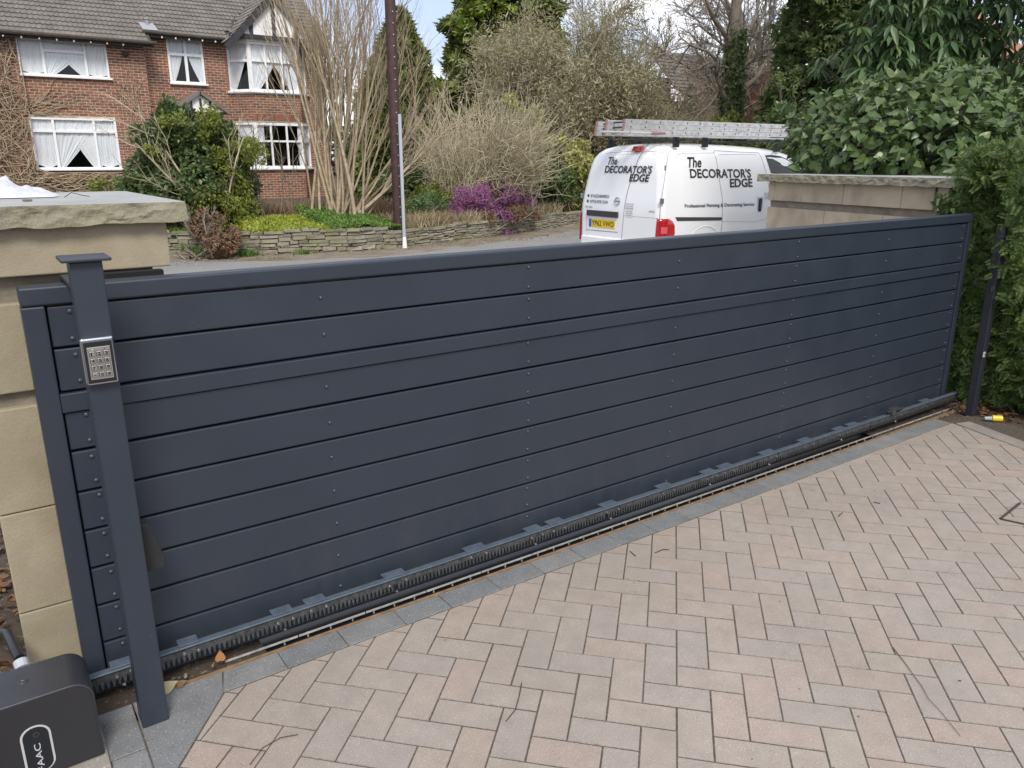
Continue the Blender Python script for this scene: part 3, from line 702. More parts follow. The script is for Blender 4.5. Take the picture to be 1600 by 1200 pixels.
# wheel arch lip and wheels
for u in (0.90, 3.62):
    for s in (-1, 1):
        c = P(u, s * .80, .305)
        wh = MB(); n = 28; V = []; F = []
        pr = [(.19, .10), (.19, -.10), (.285, -.10), (.305, -.07), (.305, .07), (.285, .10)]
        for k in range(n):
            a = 2 * math.pi * k / n; V += [c + Vector((r * math.cos(a), w, r * math.sin(a))) for r, w in pr]
        for k in range(n):
            for j in range(6): F.append((k * 6 + j, k * 6 + (j + 1) % 6, ((k + 1) % n) * 6 + (j + 1) % 6, ((k + 1) % n) * 6 + j))
        w_ = link(pydata(V, F, True), 'wheel', RUBBER, van)
        MB().tube([c + Vector((0, s * .06, 0)), c + Vector((0, s * .085, 0))], .188, 24).build('rim', plain('wheel_trim', (.35, .35, .36), .4, .5), w_)
    arch = [(VO.x + u + .345 * math.cos(a), VO.z + .29 + .335 * math.sin(a)) for a in [math.pi * k / 16 for k in range(17)]]
    m = MB(); m.add([ws(x, z, .003) for x, z in arch], [tuple(range(16, -1, -1))]); m.build('wheel_arch', BLACK, van)
    strip([(VO.x + u + .40 * math.cos(a), VO.z + .33 + .395 * math.sin(a)) for a in [math.pi * k / 16 for k in range(17)]], ws, .008, 'arch_lip', PAINT)
# tail lights
for s, nm in ((-1, 'tail_light'), (1, 'tail_light')):
    hs = [(.46, .08, .20), (.54, .06, .26), (.66, .05, .285), (.76, .04, .275), (.82, .03, .23), (.858, .03, .15)]
    V = []; F = []
    for h, r0, u1 in hs:
        pl = [(-.006 + lean(h), .80 - r0 * .3), (-.004 + lean(h), .825), (.012, .845), (.05, .862), (.11, .870), (u1 * .7, .871), (u1, .862)]
        V += [P(u, s * w, h) for u, w in pl]
    k = 7
    for i in range(len(hs) - 1):
        for j in range(k - 1): q = (i * k + j, i * k + j + 1, (i + 1) * k + j + 1, (i + 1) * k + j); F.append(q if s < 0 else q[::-1])
    F.append(tuple((len(hs) - 1) * k + j for j in range(k)) if s < 0 else tuple((len(hs) - 1) * k + j for j in range(k - 1, -1, -1)))
    tl = link(pydata(V, F, True), nm, REDL, van)
    V = [P(u, s * (w + .003), h) for h in (.66, .75) for u, w in ((.02, .85), (.06, .868), (.12, .874))]
    link(pydata(V, [(0, 1, 4, 3), (1, 2, 5, 4)], True), 'lens', plain('pink_lens', (.6, .10, .12), .15), tl)
MB().add([wr(8.352, 1.737, .012), wr(8.156, 1.737, .012), wr(8.17, 1.675, .014), wr(8.335, 1.675, .014), wr(8.352, 1.737, -.03), wr(8.156, 1.737, -.03), wr(8.17, 1.675, -.03), wr(8.335, 1.675, -.03)],
         [(0, 3, 2, 1), (0, 1, 5, 4), (1, 2, 6, 5), (2, 3, 7, 6), (3, 0, 4, 7)]).build('brake_light', REDL, van, bevel=.004)
def rbar(y0, y1, z0, z1, d, name, mat, bev=.006):
    return MB().box(VO.x - d, VO.x + .02, y0, y1, z0, z1).build(name, mat, van, bevel=bev)
rbar(8.41, 9.085, .752, .836, .030, 'tailgate_handle', TRIM, .008)
rbar(8.38, 9.10, .545, .742, .003, 'plate_recess', PAINT, .001)
pl = rbar(8.47, 9.045, .592, .712, .010, 'number_plate', plain('yellow_plate', (.72, .50, .02), .35), .002)
lettering('YP62 VWD', lambda a, b: (VO.x - .0115, 8.975 - a, .613 + b), .485, .078, INK, pl, bold=.012)
MB().box(VO.x - .0112, VO.x - .009, 8.985, 9.041, .596, .708).build('blue_band', plain('plate_blue', (.02, .12, .45), .4), pl)
rbar(7.66, 9.20, .135, .46, .03, 'rear_bumper', PAINT, .02)
# hinges
for z in (1.02, 1.45):
    MB().box(VO.x + rear_u(z) - .012, VO.x + .05, 7.575, 7.60, z - .035, z + .035).build('door_hinge', STEEL, van, bevel=.004)
MB().box(VO.x - .01, VO.x + .05, 9.235, 9.262, 1.0, 1.07).build('door_hinge', STEEL, van, bevel=.004)
# lettering
def rt(s, yl, yr, zb, zt, mat=INK, shear=0.0, bold=0.0, name='lettering'):
    return lettering(s, lambda a, b: wr(yl - a, zb + b, .006), yl - yr, zt - zb, mat, van, name, shear, bold)
def st(s, xl, xr, zb, zt, mat=INK, shear=0.0, bold=0.0, slope=0.0, name='lettering'):
    return lettering(s, lambda a, b: ws(xl + a, zb + b + slope * a, .006), xr - xl, zt - zb, mat, van, name, shear, bold)
rt('The', 8.755, 8.555, 1.487, 1.595, INK, .3, .024)
rt("DECORATOR'S", 8.80, 7.840, 1.372, 1.478, INK, .12, .024)
rt('EDGE', 8.262, 7.868, 1.262, 1.366, INK, .12, .026)
rt('01625404921', 9.04, 8.64, 1.018, 1.066, GREYINK, 0, .015); rt('07553951334', 9.04, 8.65, .940, .985, GREYINK, 0, .015)
for z in (1.042, .962): MB().tube([wr(9.095, z, .003), wr(9.095, z, .006)], .022, 12).build('phone_symbol', GREYINK, van)
rt('NV200', 9.14, 8.98, .865, .892, GREYINK); rt('thedecoratorsedge.co.uk', 9.2, 8.45, .425, .470, INK)
rt('eNGI', 7.80, 7.69, .862, .890, GREYINK)
for j, z in enumerate((.965, .935, .905)): rt(['DAYTIME', 'CLEAN', 'DRIVER'][j], 8.265, 8.11, z - .02, z, INK if j == 2 else GREYINK)
def sticker(fn, a0, a1, z0, z1, ls, rev):
    MB().add([fn(a0, z0, .005), fn(a1, z0, .005), fn(a1, z1, .005), fn(a0, z1, .005)], [(0, 1, 2, 3) if not rev else (3, 2, 1, 0)]).build('sticker', plain('sticker_white', (.72, .72, .72), .5), van)
    dz = (z1 - z0) / (len(ls) + .4)
    for i, s in enumerate(ls):
        zz = z1 - dz * (i + 1)
        if rev: rt(s, a0 - .01, a1 + .01, zz, zz + dz * .6, GREYINK)
        else: st(s, a0 + .01, a1 - .01, zz, zz + dz * .6, GREYINK)
sticker(wr, 8.26, 8.12, .78, .875, ['NO TOOLS', 'LEFT IN VAN', 'OVERNIGHT'], True)
sticker(ws, 9.935, 10.035, .985, 1.085, ['NO TOOLS', 'LEFT IN VAN', 'OVERNIGHT'], False)
st('The', 8.327, 8.60, 1.452, 1.592, INK, .28, .024)
st("DECORATOR'S", 8.345, 9.640, 1.312, 1.440, INK, 0, .024, -.009)
st('EDGE', 9.160, 9.660, 1.172, 1.296, INK, 0, .028, -.004)
st('Professional Painting & Decorating Service', 8.210, 9.695, .905, .968, plain('slate_lettering', (.055, .065, .095), .5), 0, .022, -.014)
# maker's ring badge
bc = (8.448, .985)
for r0 in (.052,):
    Q = [wr(bc[0] + r0 * math.cos(a), bc[1] + r0 * math.sin(a), .008) for a in [2 * math.pi * k / 24 for k in range(25)]]
    bdg = MB().tube(Q, .007, 6, cap=False).build('ring_badge', CHROME, van)
    MB().box(VO.x - .012, VO.x - .004, bc[0] - .062, bc[0] + .062, bc[1] - .011, bc[1] + .011).build('badge_bar', CHROME, bdg, bevel=.003)
# side door handles
def sbox(x0, x1, z0, z1, d0, d1, name, mat, bev=.008):
    y = VO.y - side_w((z0 + z1) / 2 - VO.z); return MB().box(x0, x1, y - d1, y + d0, z0, z1).build(name, mat, van, bevel=bev)
sbox(9.765, 9.90, .80, 1.03, .01, .004, 'handle_recess', plain('recess_shade_white', (.62, .62, .62), .4), .01)  # recess shade put into a greyer white than the van paint
sbox(9.79, 9.855, .81, 1.005, .0, .022, 'door_handle', DARK, .012)
sbox(10.185, 10.46, .835, .955, .0, .028, 'door_handle', DARK, .015)
# cab side window, windscreen, mirror
win = [(10.045, 1.615), (10.06, 1.54), (10.115, 1.365), (10.7, 1.325), (11.05, 1.315), (10.80, 1.45), (10.60, 1.55), (10.42, 1.605), (10.2, 1.622)]
MB().add([ws(x, z, .006) for x, z in win], [tuple(range(len(win)))]).build('side_window', GLASSD, van)
strip(win + win[:1], ws, .006, 'window_seal', TRIM)
V = [P(3.12, s * .60, 1.70) for s in (-1, 1)] + [P(3.76, s * .72, 1.24) for s in (1, -1)]
MB().add([v + Vector((.03, 0, .03)) for v in V], [(0, 1, 2, 3)]).build('windscreen', GLASSD, van)
MB().box(VO.x + 3.08, VO.x + 3.20, VO.y - 1.06, VO.y - .86, VO.z + 1.16, VO.z + 1.38).build('wing_mirror', TRIM, van, bevel=.03)
for s in (-1, 1):
    MB().box(VO.x + 4.25, VO.x + 4.40, VO.y + s * .6 - .13, VO.y + s * .6 + .13, VO.z + .66, VO.z + .84).build('headlight', plain('headlight', (.6, .62, .65), .1), van, bevel=.03)
# roof bars (fixed to the van)
for u in (.42, 1.0, 2.62):
    rb = MB().tube([P(u, -.72, 1.905), P(u, .72, 1.905)], .016, 8).build('roof_bar', TRIM, van)
    for s in (-1, 1):
        h0 = topz(u) - .06
        MB().box(VO.x + u - .045, VO.x + u + .045, VO.y + s * .66 - .025, VO.y + s * .66 + .025, VO.z + h0, VO.z + 1.93).build('foot', DARK, rb, bevel=.006)
# ladders
ALU = plain('ladder_aluminium', (0.62, 0.62, 0.61), 0.35, 0.55, 0.25, 14)
ALUD = plain('rung_hole', (.06, .06, .06), .7)
REDP = plain('red_end_cap', (.30, .17, .17), .6)
def ladder(x0, x1, y0, y1, z0, nsec, label, dzx, rp=.27):
    L = thing('ladder', label, 'ladder', (x0, (y0 + y1) / 2, z0), 'ladders strapped on the van roof')
    sl_ = dzx
    for s_ in range(nsec):
        zb = z0 + s_ * .0665; xa = x0 + s_ * .012; xb = x1 - s_ * .01
        M = Matrix.Shear('YZ', 4, (0, 0)) if False else Matrix.Identity(4)
        sec = MB()
        def sh(m): return [(x, y, z + (x - x0) * sl_) for x, y, z in m]
        m = MB()
        for y in (y0, y1 - .026): m.box(xa, xb, y, y + .026, zb, zb + .0625)
        o = MB().add(sh(m.v), m.f).build('ladder_section', ALU, L, bevel=.003)
        m = MB(); x = xa + .13
        while x < xb - .1:
            m.tube([(x, y0 - .0012, zb + .031), (x, y1 + .0012, zb + .031)], .0125, 8); x += rp
        MB().add(sh(m.v), m.f).build('rungs', ALUD, o)
        for y in (y0 - .002, y1 - .028):
            for q0, q1 in ((xa - .006, xa + .020), (xb - .035, xb + .006)):
                m = MB().box(q0, q1, y, y + .030, zb - .001, zb + .0635); MB().add(sh(m.v), m.f).build('end_cap', REDP, o, bevel=.002)
    return L
ladder(7.47, 11.05, 8.08, 8.46, 1.885, 3, 'nearer and longer aluminium ladder stack on the van roof bars, red end caps', .0035)
ladder(7.64, 10.7, 8.52, 8.86, 1.885, 3, 'farther aluminium ladder stack lying behind the longer one', .0035)
rod = thing('roof_pole', 'thin pale pole with dark red grip poking rearwards beside the ladders', 'pole', (7.0, 8.0, 1.9))
MB().tube([(7.02, 8.02, 1.905), (8.25, 8.02, 1.91)], .014, 8).build('shaft', ALU, rod)
MB().tube([(7.95, 8.02, 1.909), (8.20, 8.02, 1.910)], .026, 8, r1=.018).build('grip', REDP, rod)
pipe = tag(MB().box(7.42, 10.75, 7.90, 7.96, 1.855, 1.876).build('roof_channel', ALU, None, bevel=.003), 'long pale metal channel lying under the ladders along the near roof edge of the van', 'channel')

# ------------------------------------------------------------------ the brick house across the street
HG = 0.30
house = thing('brick_house', 'large red brick house with tiled roof and timbered gable beyond the garden', 'house', (5, 26, HG))
MORTAR = plain('pale_mortar', (0.60, 0.49, 0.38), 0.95, 0, 0.15, 6)
BR1 = stone_mat('orange_red_brick', [(.29, .12, .07), (.25, .10, .06), (.31, .14, .085), (.20, .09, .06), (.15, .075, .055)], None, .9, .2, 8, 50, .3, 40)
BR2 = stone_mat('brown_red_brick', [(.17, .085, .065), (.14, .07, .055), (.20, .095, .07), (.105, .058, .05), (.22, .115, .08)], None, .9, .2, 8, 50, .3, 40)
bme1 = pydata(*(lambda m: (m.v, m.f))(MB().box(-.1035, .1035, -.006, .03, -.0285, .0285, None)), False)
b1 = bme1; b1['c'] = (0, 0, 0); b2 = bme1.copy(); b2['c'] = (0, 0, 0); b1.materials.append(BR1); b2.materials.append(BR2)
bh1 = pydata(*(lambda m: (m.v, m.f))(MB().box(-.0325, .0325, -.006, .03, -.1075, .1075, None)), False); bh1['c'] = (0, 0, 0); bh1.materials.append(BR2)
def wall_run(p0, p1, z0, z1, holes, me, acc, thick=.22, offset=0):
    """p0->p1 left to right as seen from the street; holes: (s0, s1, z0, z1) along the run"""
    p0 = Vector((p0[0], p0[1], 0)); p1 = Vector((p1[0], p1[1], 0)); d = (p1 - p0); L = d.length; a = math.atan2(d.y, d.x)
    M0 = Matrix.Translation(p0) @ Matrix.Rotation(a, 4, 'Z')
    # mortar wall with openings: split in cells
    xs = sorted({0, L, *[h[0] for h in holes], *[h[1] for h in holes]}); zs = sorted({z0, z1, *[h[2] for h in holes], *[h[3] for h in holes]})
    m = MB(); full = any(h[0] <= 0 and h[1] >= L - .001 for h in holes)
    for za, zb in zip(zs, zs[1:]):
        if full and m.v: m.build('wall', MORTAR, house); m = MB()
        for xa, xb in zip(xs, xs[1:]):
            cx, cz = (xa + xb) / 2, (za + zb) / 2
            if any(h[0] < cx < h[1] and h[2] < cz < h[3] for h in holes) or zb - za < 1e-4 or xb - xa < 1e-4: continue
            m.box(xa, xb, .004, thick, za, zb, M0)
    m.build('wall', MORTAR, house) if m.v else None
    rows = int((z1 - z0) / .0765)
    for r in range(rows):
        z = z0 + .038 + r * .0765; x = .1125 - (.1125 if r % 2 else 0)
        while x < L + .1:
            xa, xb = max(0.0, x - .1045), min(L, x + .1045)
            for h in holes:
                if h[2] - .02 < z < h[3] + .02 and xa < h[1] and xb > h[0]:
                    if xa >= h[0] and xb <= h[1]: xa = xb
                    elif xa < h[0]: xb = h[0]
                    else: xa = h[1]
            if xb - xa > .03:
                S = Matrix.Diagonal(((xb - xa) / .207, 1, 1, 1))
                acc.append((me, M0 @ Matrix.Translation(((xa + xb) / 2, random.uniform(-.002, .002), z)) @ S))
            x += .225
bricks = []
wall_run((-1.5, 26.0), (5.14, 26.0), HG, 4.82, [(1.97 + 1.5, 4.14 + 1.5, 1.30, 2.69), (1.96 + 1.5, 4.15 + 1.5, 3.78, 4.74)], b1, bricks)
wall_run((5.14, 26.40), (7.66, 26.40), HG, 5.14, [(5.86 - 5.14, 6.90 - 5.14, 3.79, 5.14)], b2, bricks)
wall_run((10.12, 26.40), (10.78, 26.40), HG, 5.2, [], b2, bricks)
bayP = [(7.62, 26.4), (8.10, 25.80), (9.66, 25.80), (10.12, 26.4)]
for p, q in zip(bayP, bayP[1:]):
    L = math.hypot(q[0] - p[0], q[1] - p[1])
    wall_run(p, q, HG, 5.10, [(0, L, 1.26, 2.72), (0, L, 3.60, 5.10)], b2, bricks, .12)
# soldier course over the ground-floor bay
for i in range(20):
    bricks.append((bh1, Matrix.Translation((8.14 + i * .0765, 25.798, 2.86)) @ Matrix.Scale(1.0, 4)))
pieces(house, 'brick', bricks, BR1)
m = MB().box(10.56, 10.78, 26.63, 33, HG, 5.2); m.box(-1.5, 10.6, 33, 33.2, HG, 5.2); m.box(4.95, 5.138, 26.0 + .225, 26.395, HG, 4.8); m.build('side_wall', BR2, house)
MB().box(-1.4, 10.5, 28.2, 28.3, HG, 5.0).build('inner_wall', plain('room_shade', (.03, .028, .026), .9), house)  # near-black, the dimness of the unlit rooms put into the colour

# windows
def glass_mat():
    m, nt, b = nodes('window_glass'); t = nt.nodes.new('ShaderNodeBsdfTransparent'); g = nt.nodes.new('ShaderNodeBsdfGlossy'); g.inputs['Roughness'].default_value = .02
    t.inputs[0].default_value = (.97, .98, .98, 1)
    lw_ = nt.nodes.new('ShaderNodeLayerWeight'); lw_.inputs[0].default_value = .5; f = nt.nodes.new('ShaderNodeMath'); f.operation = 'POWER'; f.inputs[1].default_value = 4; nt.links.new(lw_.outputs['Facing'], f.inputs[0])
    f2 = nt.nodes.new('ShaderNodeMath'); f2.operation = 'MULTIPLY_ADD'; f2.inputs[1].default_value = .8; f2.inputs[2].default_value = .05; nt.links.new(f.outputs[0], f2.inputs[0]); mx = nt.nodes.new('ShaderNodeMixShader')
    nt.links.new(f2.outputs[0], mx.inputs[0]); nt.links.new(t.outputs[0], mx.inputs[1]); nt.links.new(g.outputs[0], mx.inputs[2]); nt.links.new(mx.outputs[0], nt.nodes['Material Output'].inputs[0]); return m
GLASS = glass_mat()
NET = leaf_mat('net_curtain', [(.82, .84, .86), (.80, .82, .84)], .9, .15, .1, 2, .05)
def curtain(M, x0, x1, z0, z1, mode, parent):
    """mode: 'L' tied towards the left edge, 'R' towards the right, 'F' full"""
    nx, nz = 44, 16; V = []; F = []; kk = random.uniform(.68, .9); ke = random.uniform(1.1, 1.7); ph = random.uniform(0, 6)
    for j in range(nz + 1):
        t = j / nz
        for i in range(nx + 1):
            s = i / nx
            if mode == 'F': x = x0 + (x1 - x0) * s
            else:
                k = 1 - kk * max(0, (t - .04)) ** ke
                x = x0 + (x1 - x0) * s * k if mode == 'L' else x1 - (x1 - x0) * s * k
            z = z1 - (z1 - z0) * t * (1 if mode == 'F' else (1 - .10 * (1 - s) ** 2 * 0 - .0))
            if mode == 'F' and t > .8: z += (z1 - z0) * .06 * (t - .8) / .2 * math.cos(s * math.pi) ** 2
            V.append(M @ Vector((x, (.06) + .0065 * math.sin(s * 48 + ph + 1.2 * math.sin(t * 3)) + .007 * math.sin(s * 19 + t * 4), z)))
    for j in range(nz):
        for i in range(nx): a = j * (nx + 1) + i; F.append((a, a + 1, a + nx + 2, a + nx + 1))
    return link(pydata(V, F, True), 'net_curtain', NET, parent)
def window(p0, p1, z0, z1, cols, splits, curt, fw=.055, sill=True, thin=False):
    """cols: relative boundaries 0..1; splits: per column list of z fractions of transoms"""
    P0 = Vector((p0[0], p0[1], 0)); P1 = Vector((p1[0], p1[1], 0)); d = P1 - P0; L = d.length
    M = Matrix.Translation(P0) @ Matrix.Rotation(math.atan2(d.y, d.x), 4, 'Z')
    fr = MB(); w = fw
    fr.box(0, L, -.012, .06, z0, z0 + w, M); fr.box(0, L, -.012, .06, z1 - w, z1, M)
    fr.box(0, w, -.010, .058, z0 + w, z1 - w, M); fr.box(L - w, L, -.010, .058, z0 + w, z1 - w, M)
    bx = [c * L for c in cols]
    for c in bx[1:-1]: mw = w * (.35 if thin else .6); fr.box(c - mw, c + mw, -.008, .056, z0 + w, z1 - w, M)
    f = fr.build('window', WHITE, house, bevel=.004, seg=1)
    tr_ = MB()
    for (a, b), sp in zip(zip(bx, bx[1:]), splits):
        for s in sp:
            z = z0 + (z1 - z0) * s; mw = w * (.35 if thin else .6); tr_.box(a + w * .35, b - w * .35, -.006, .054, z - mw, z + mw, M)
        lv = [z0] + [z0 + (z1 - z0) * s for s in sp] + [z1]
        for za, zb in zip(lv, lv[1:]):
            MB().add([M @ Vector(v) for v in ((a + .01, .03, za + .01), (b - .01, .03, za + .01), (b - .01, .03, zb - .01), (a + .01, .03, zb - .01))], [(0, 1, 2, 3)]).build('pane', GLASS, f)
    if tr_.v: tr_.build('glazing_bar', WHITE, f, bevel=.003, seg=1)
    if sill: MB().box(-.03, L + .05, -.10, -.0125, z0 - .035, z0 + .015, M).build('sill', WHITE, f, bevel=.006)
    for (a, b, md) in curt: curtain(M, a * L, b * L, z0 + .04, z1 - .04, md, f)
window((1.97, 26.0), (4.14, 26.0), 1.30, 2.69, [0, .26, .73, 1], [[.74], [.74], [.74]], [(0.03, .26, 'F'), (.24, .80, 'L'), (.42, .77, 'R'), (.74, .98, 'F')])
window((1.96, 26.0), (4.15, 26.0), 3.78, 4.74, [0, .27, .74, 1], [[], [.68], []], [(0.03, .27, 'F'), (.26, .72, 'L'), (.40, .76, 'R'), (.75, .98, 'F')])
window((5.86, 26.40), (6.90, 26.40), 3.79, 5.13, [0, .5, 1], [[.62], [.62]], [(.04, .50, 'L'), (.48, .97, 'R')], .07)
for z0, z1, ft in ((3.62, 5.08, .62), (1.29, 2.70, .60)):
    window(bayP[0], bayP[1], z0, z1, [0, 1], [[ft]], [(.05, .95, 'L')] if z0 > 3 else [(.0, 1, 'F')], .07)
    window(bayP[1], bayP[2], z0, z1, [0, .33, .66, 1], [[ft]] * 3, [(.02, .62, 'L'), (.36, .98, 'R')] if z0 > 3 else [(.0, .2, 'F'), (.9, 1, 'F')], .085, thin=True)
    window(bayP[2], bayP[3], z0, z1, [0, 1], [[ft]], [(.1, .95, 'R')], .07)
m = MB(); m.prism([(7.56, 26.38), (8.06, 25.72), (9.70, 25.72), (10.18, 26.38)], 5.08, 5.14); m.build('bay_head', WHITE, house)
m = MB(); m.prism([(7.58, 26.38), (8.08, 25.76), (9.68, 25.76), (10.16, 26.38)], 3.555, 3.60); m.build('bay_sill', WHITE, house)

# roof: interlocking tiles, each with a roll profile
TILE = stone_mat('brown_grey_roof_tile', [(.185, .165, .145), (.165, .15, .133), (.205, .182, .16), (.18, .163, .148)], None, .9, .3, 2.0, 60, .4, 25, moss=((.11, .11, .07), 3, .60, .5))
def tile_mesh(w, l):
    xs = [0, .05, .09, .12, .15, .20, .24, .27, .30]; hs = [.0, -.008, .0, .018, .0, -.008, .0, .018, .004]
    V = []; k = len(xs)
    for y in (0, l): 
        for x, h in zip(xs, hs): V.append((x / .30 * w - w / 2, y, h + (.030 if y == 0 else 0)))
    for x, h in zip(xs, hs): V.append((x / .30 * w - w / 2, 0, h))
    F = [(i, i + 1, k + i + 1, k + i) for i in range(k - 1)] + [(2 * k + i, 2 * k + i + 1, i + 1, i) for i in range(k - 1)]
    me = pydata(V, F); me['c'] = (0, l / 2, 0); me.materials.append(TILE); return me
tm = tile_mesh(.26, .255); titems = []
def tile_plane(O, ex, ey, n_cols, n_rows, keep):
    ex = Vector(ex).normalized(); ey = Vector(ey).normalized(); ez = ex.cross(ey).normalized()
    B = Matrix((ex, ey, ez)).transposed().to_4x4()
    for r in range(n_rows):
        for c in range(n_cols):
            p = Vector(O) + ex * (c * .26 + .13 + random.uniform(-.003, .003)) + ey * (r * .23)
            if keep(p + ey * .11): titems.append((tm, Matrix.Translation(p + ez * random.uniform(0, .004)) @ B @ Matrix.Rotation(random.uniform(-.008, .008), 4, 'Z')))
PT = R(37); ey = (0, math.cos(PT), math.sin(PT)); tp = math.tan(PT)
def rz(y): return 4.80 + (y - 25.62) * tp      # main roof plane
xg = 8.92; gz0 = 5.03; ga = math.tan(R(46)); yg0 = 25.50
def gable_z(x): return 6.50 - abs(x - xg) * ((6.50 - gz0) / 1.46)
tile_plane((-1.8, 25.62, 4.80), (1, 0, 0), ey, 28, 26, lambda p: p.x < 5.35 or p.y > 26.06)
tile_plane((5.25, 26.02, rz(26.02)), (1, 0, 0), ey, 22, 25, lambda p: p.x > 5.3 and not (p.x > 7.5 and p.z < gable_z(p.x) + .02))
# gable roof slopes (left and right), running back
sp = math.atan2(6.50 - gz0, 1.46)
tile_plane((xg - 1.46 - .06, yg0 + 4.2, gz0 - .06), (0, -1, 0), (math.cos(sp), 0, math.sin(sp)), 16, 10, lambda p: p.x < xg + .05 and p.z + .1 > rz(p.y) - .3)
tile_plane((xg + 1.62, yg0, gz0 - .16), (0, 1, 0), (-math.cos(sp), 0, math.sin(sp)), 16, 10, lambda p: p.x > xg - .05)
pieces(house, 'roof_tile', titems, TILE)
m = MB()
m.add([(-1.8, 25.64, 4.77), (5.32, 25.64, 4.77), (5.32, 31.2, 4.77 + 5.56 * tp), (-1.8, 31.2, 4.77 + 5.56 * tp)], [(0, 1, 2, 3)])
m.add([(5.32, 26.05, rz(26.05) - .03), (10.9, 26.05, rz(26.05) - .03), (10.9, 31.2, 4.77 + 5.56 * tp), (5.32, 31.2, 4.77 + 5.56 * tp)], [(0, 1, 2, 3)])
m.add([(xg - 1.5, yg0 + .02, gz0 - .08), (xg, yg0 + .02, 6.46), (xg, 30, 6.46), (xg - 1.5, 30, gz0 - .08)], [(3, 2, 1, 0)])
m.add([(xg + 1.65, yg0 + .02, gz0 - .23), (xg, yg0 + .02, 6.455), (xg, 30, 6.455), (xg + 1.65, 30, gz0 - .23)], [(0, 1, 2, 3)])
m.add([(-1.8, 36.8, 4.77), (10.9, 36.8, 4.77), (10.9, 31.2, 4.77 + 5.56 * tp), (-1.8, 31.2, 4.77 + 5.56 * tp)], [(3, 2, 1, 0)])
m.build('roof_felt', BARK_DARK, house)
LEAD = plain('lead_grey', (.30, .31, .33), .6)
m = MB().tube([(7.66, 26.05, 5.10), (8.05, 26.9, 5.75), (8.9, 28.1, 6.55)], .05, 6); m.build('valley', BARK_DARK, house)
# gutters, fascia
m = MB().tube([(-1.8, 25.56, 4.785), (5.42, 25.56, 4.775)], .055, 8); m.tube([(5.15, 25.99, 5.12), (7.50, 25.99, 5.10)], .05, 8)
m.build('gutter', BARK_DARK, house)
m = MB().box(-1.8, 5.35, 25.63, 25.66, 4.66, 4.80); m.box(5.36, 7.5, 26.04, 26.07, 4.99, 5.12); m.build('fascia', BEAM, house)
m = MB().box(-1.8, 5.35, 25.665, 25.995, 4.765, 4.78); m.box(5.36, 7.55, 26.075, 26.395, 5.13, 5.145); m.build('soffit', BEAM, house)
for i in range(16):
    x = -1.2 + i * .41 if i < 15 else 0
    if i < 15: MB().tube([(x, 25.60, 4.70), (x, 25.60, 4.655)], .022, 8).build('festoon_bulb', plain('bulb_white', (.75, .74, .70), .3) if i == 0 else bpy.data.materials['bulb_white'], house)
for i in range(7): MB().tube([(5.3 + i * .38, 26.0, 5.03), (5.3 + i * .38, 26.0, 4.985)], .022, 8).build('festoon_bulb', bpy.data.materials['bulb_white'], house)
# gable: white render and black timbers
def gpt(x, z, y=25.62): return (x, y, z)
m = MB(); m.add([gpt(xg - 1.36, 5.14), gpt(xg + 1.36, 5.14), gpt(xg, 6.48)], [(0, 1, 2)]); m.build('gable_render', WPAINT, house)
m = MB().box(xg - 1.42, xg + 1.42, 25.58, 25.619, 5.13, 5.25); m.build('tie_beam', BEAM, house, bevel=.004)
for x, zt in ((xg - .73, 5.80), (xg - .02, 6.4), (xg + .70, 5.80)):
    MB().box(x - .055, x + .055, 25.585, 25.618, 5.2505, zt).build('stud', BEAM, house, bevel=.003)
for s in (-1, 1):
    L_ = math.hypot(1.6, 1.6 * (6.5 - gz0) / 1.46) ; a = math.atan2(6.50 - gz0, 1.46)
    M = Matrix.Translation((xg, 25.50, 6.47)) @ Matrix.Scale(s, 4, (1, 0, 0)) @ Matrix.Rotation(a, 4, 'Y')
    MB().box(0, L_, 0, .05, -.16, .02, M).build('bargeboard', BEAM if s < 0 else plain('weathered_bargeboard', (.12, .10, .085), .7), house)
m = MB().box(10.10, 10.82, 28.6, 29.2, 5, 8.2); m.build('chimney', BR2, house)
m = MB().tube([(5.38, 26.3, 5.25), (5.38, 26.3, 5.50)], .045, 10); m.tube([(5.38, 26.3, 5.50), (5.38, 26.3, 5.55)], .07, 10); m.build('flue', LEAD, house)
m = MB(); m.add([(5.2, 26.06, rz(26.06) + .06), (5.62, 26.06, rz(26.06) + .06), (5.55, 26.36, rz(26.36) + .06), (5.15, 26.36, rz(26.36) + .06)], [(0, 1, 2, 3)]); m.build('lead_flashing', LEAD, house)
m = MB().box(4.55, 4.70, 25.86, 25.995, 4.42, 4.54); m.build('floodlight', BEAM, house, bevel=.01)
m = MB().box(1.15, 1.4, 25.90, 25.995, 4.55, 4.80); m.build('alarm_box', WHITE, house, bevel=.02)
# porch gable half hidden by the big bush
m = MB(); m.add([(5.75, 25.42, 2.95), (7.1, 25.42, 2.95), (6.42, 25.42, 3.42)], [(0, 1, 2)]); m.build('porch_render', WPAINT, house)
m = MB()
for s in (-1, 1):
    M = Matrix.Translation((6.42, 25.30, 3.50)) @ Matrix.Scale(s, 4, (1, 0, 0)) @ Matrix.Rotation(R(35), 4, 'Y'); m.box(0, .98, 0, 1.1, -.05, .03, M)
m.build('porch_roof', TILE, house)
for x in (6.15, 6.42, 6.69): MB().box(x - .03, x + .03, 25.38, 25.415, 2.98, 3.32).build('porch_stud', BEAM, house)
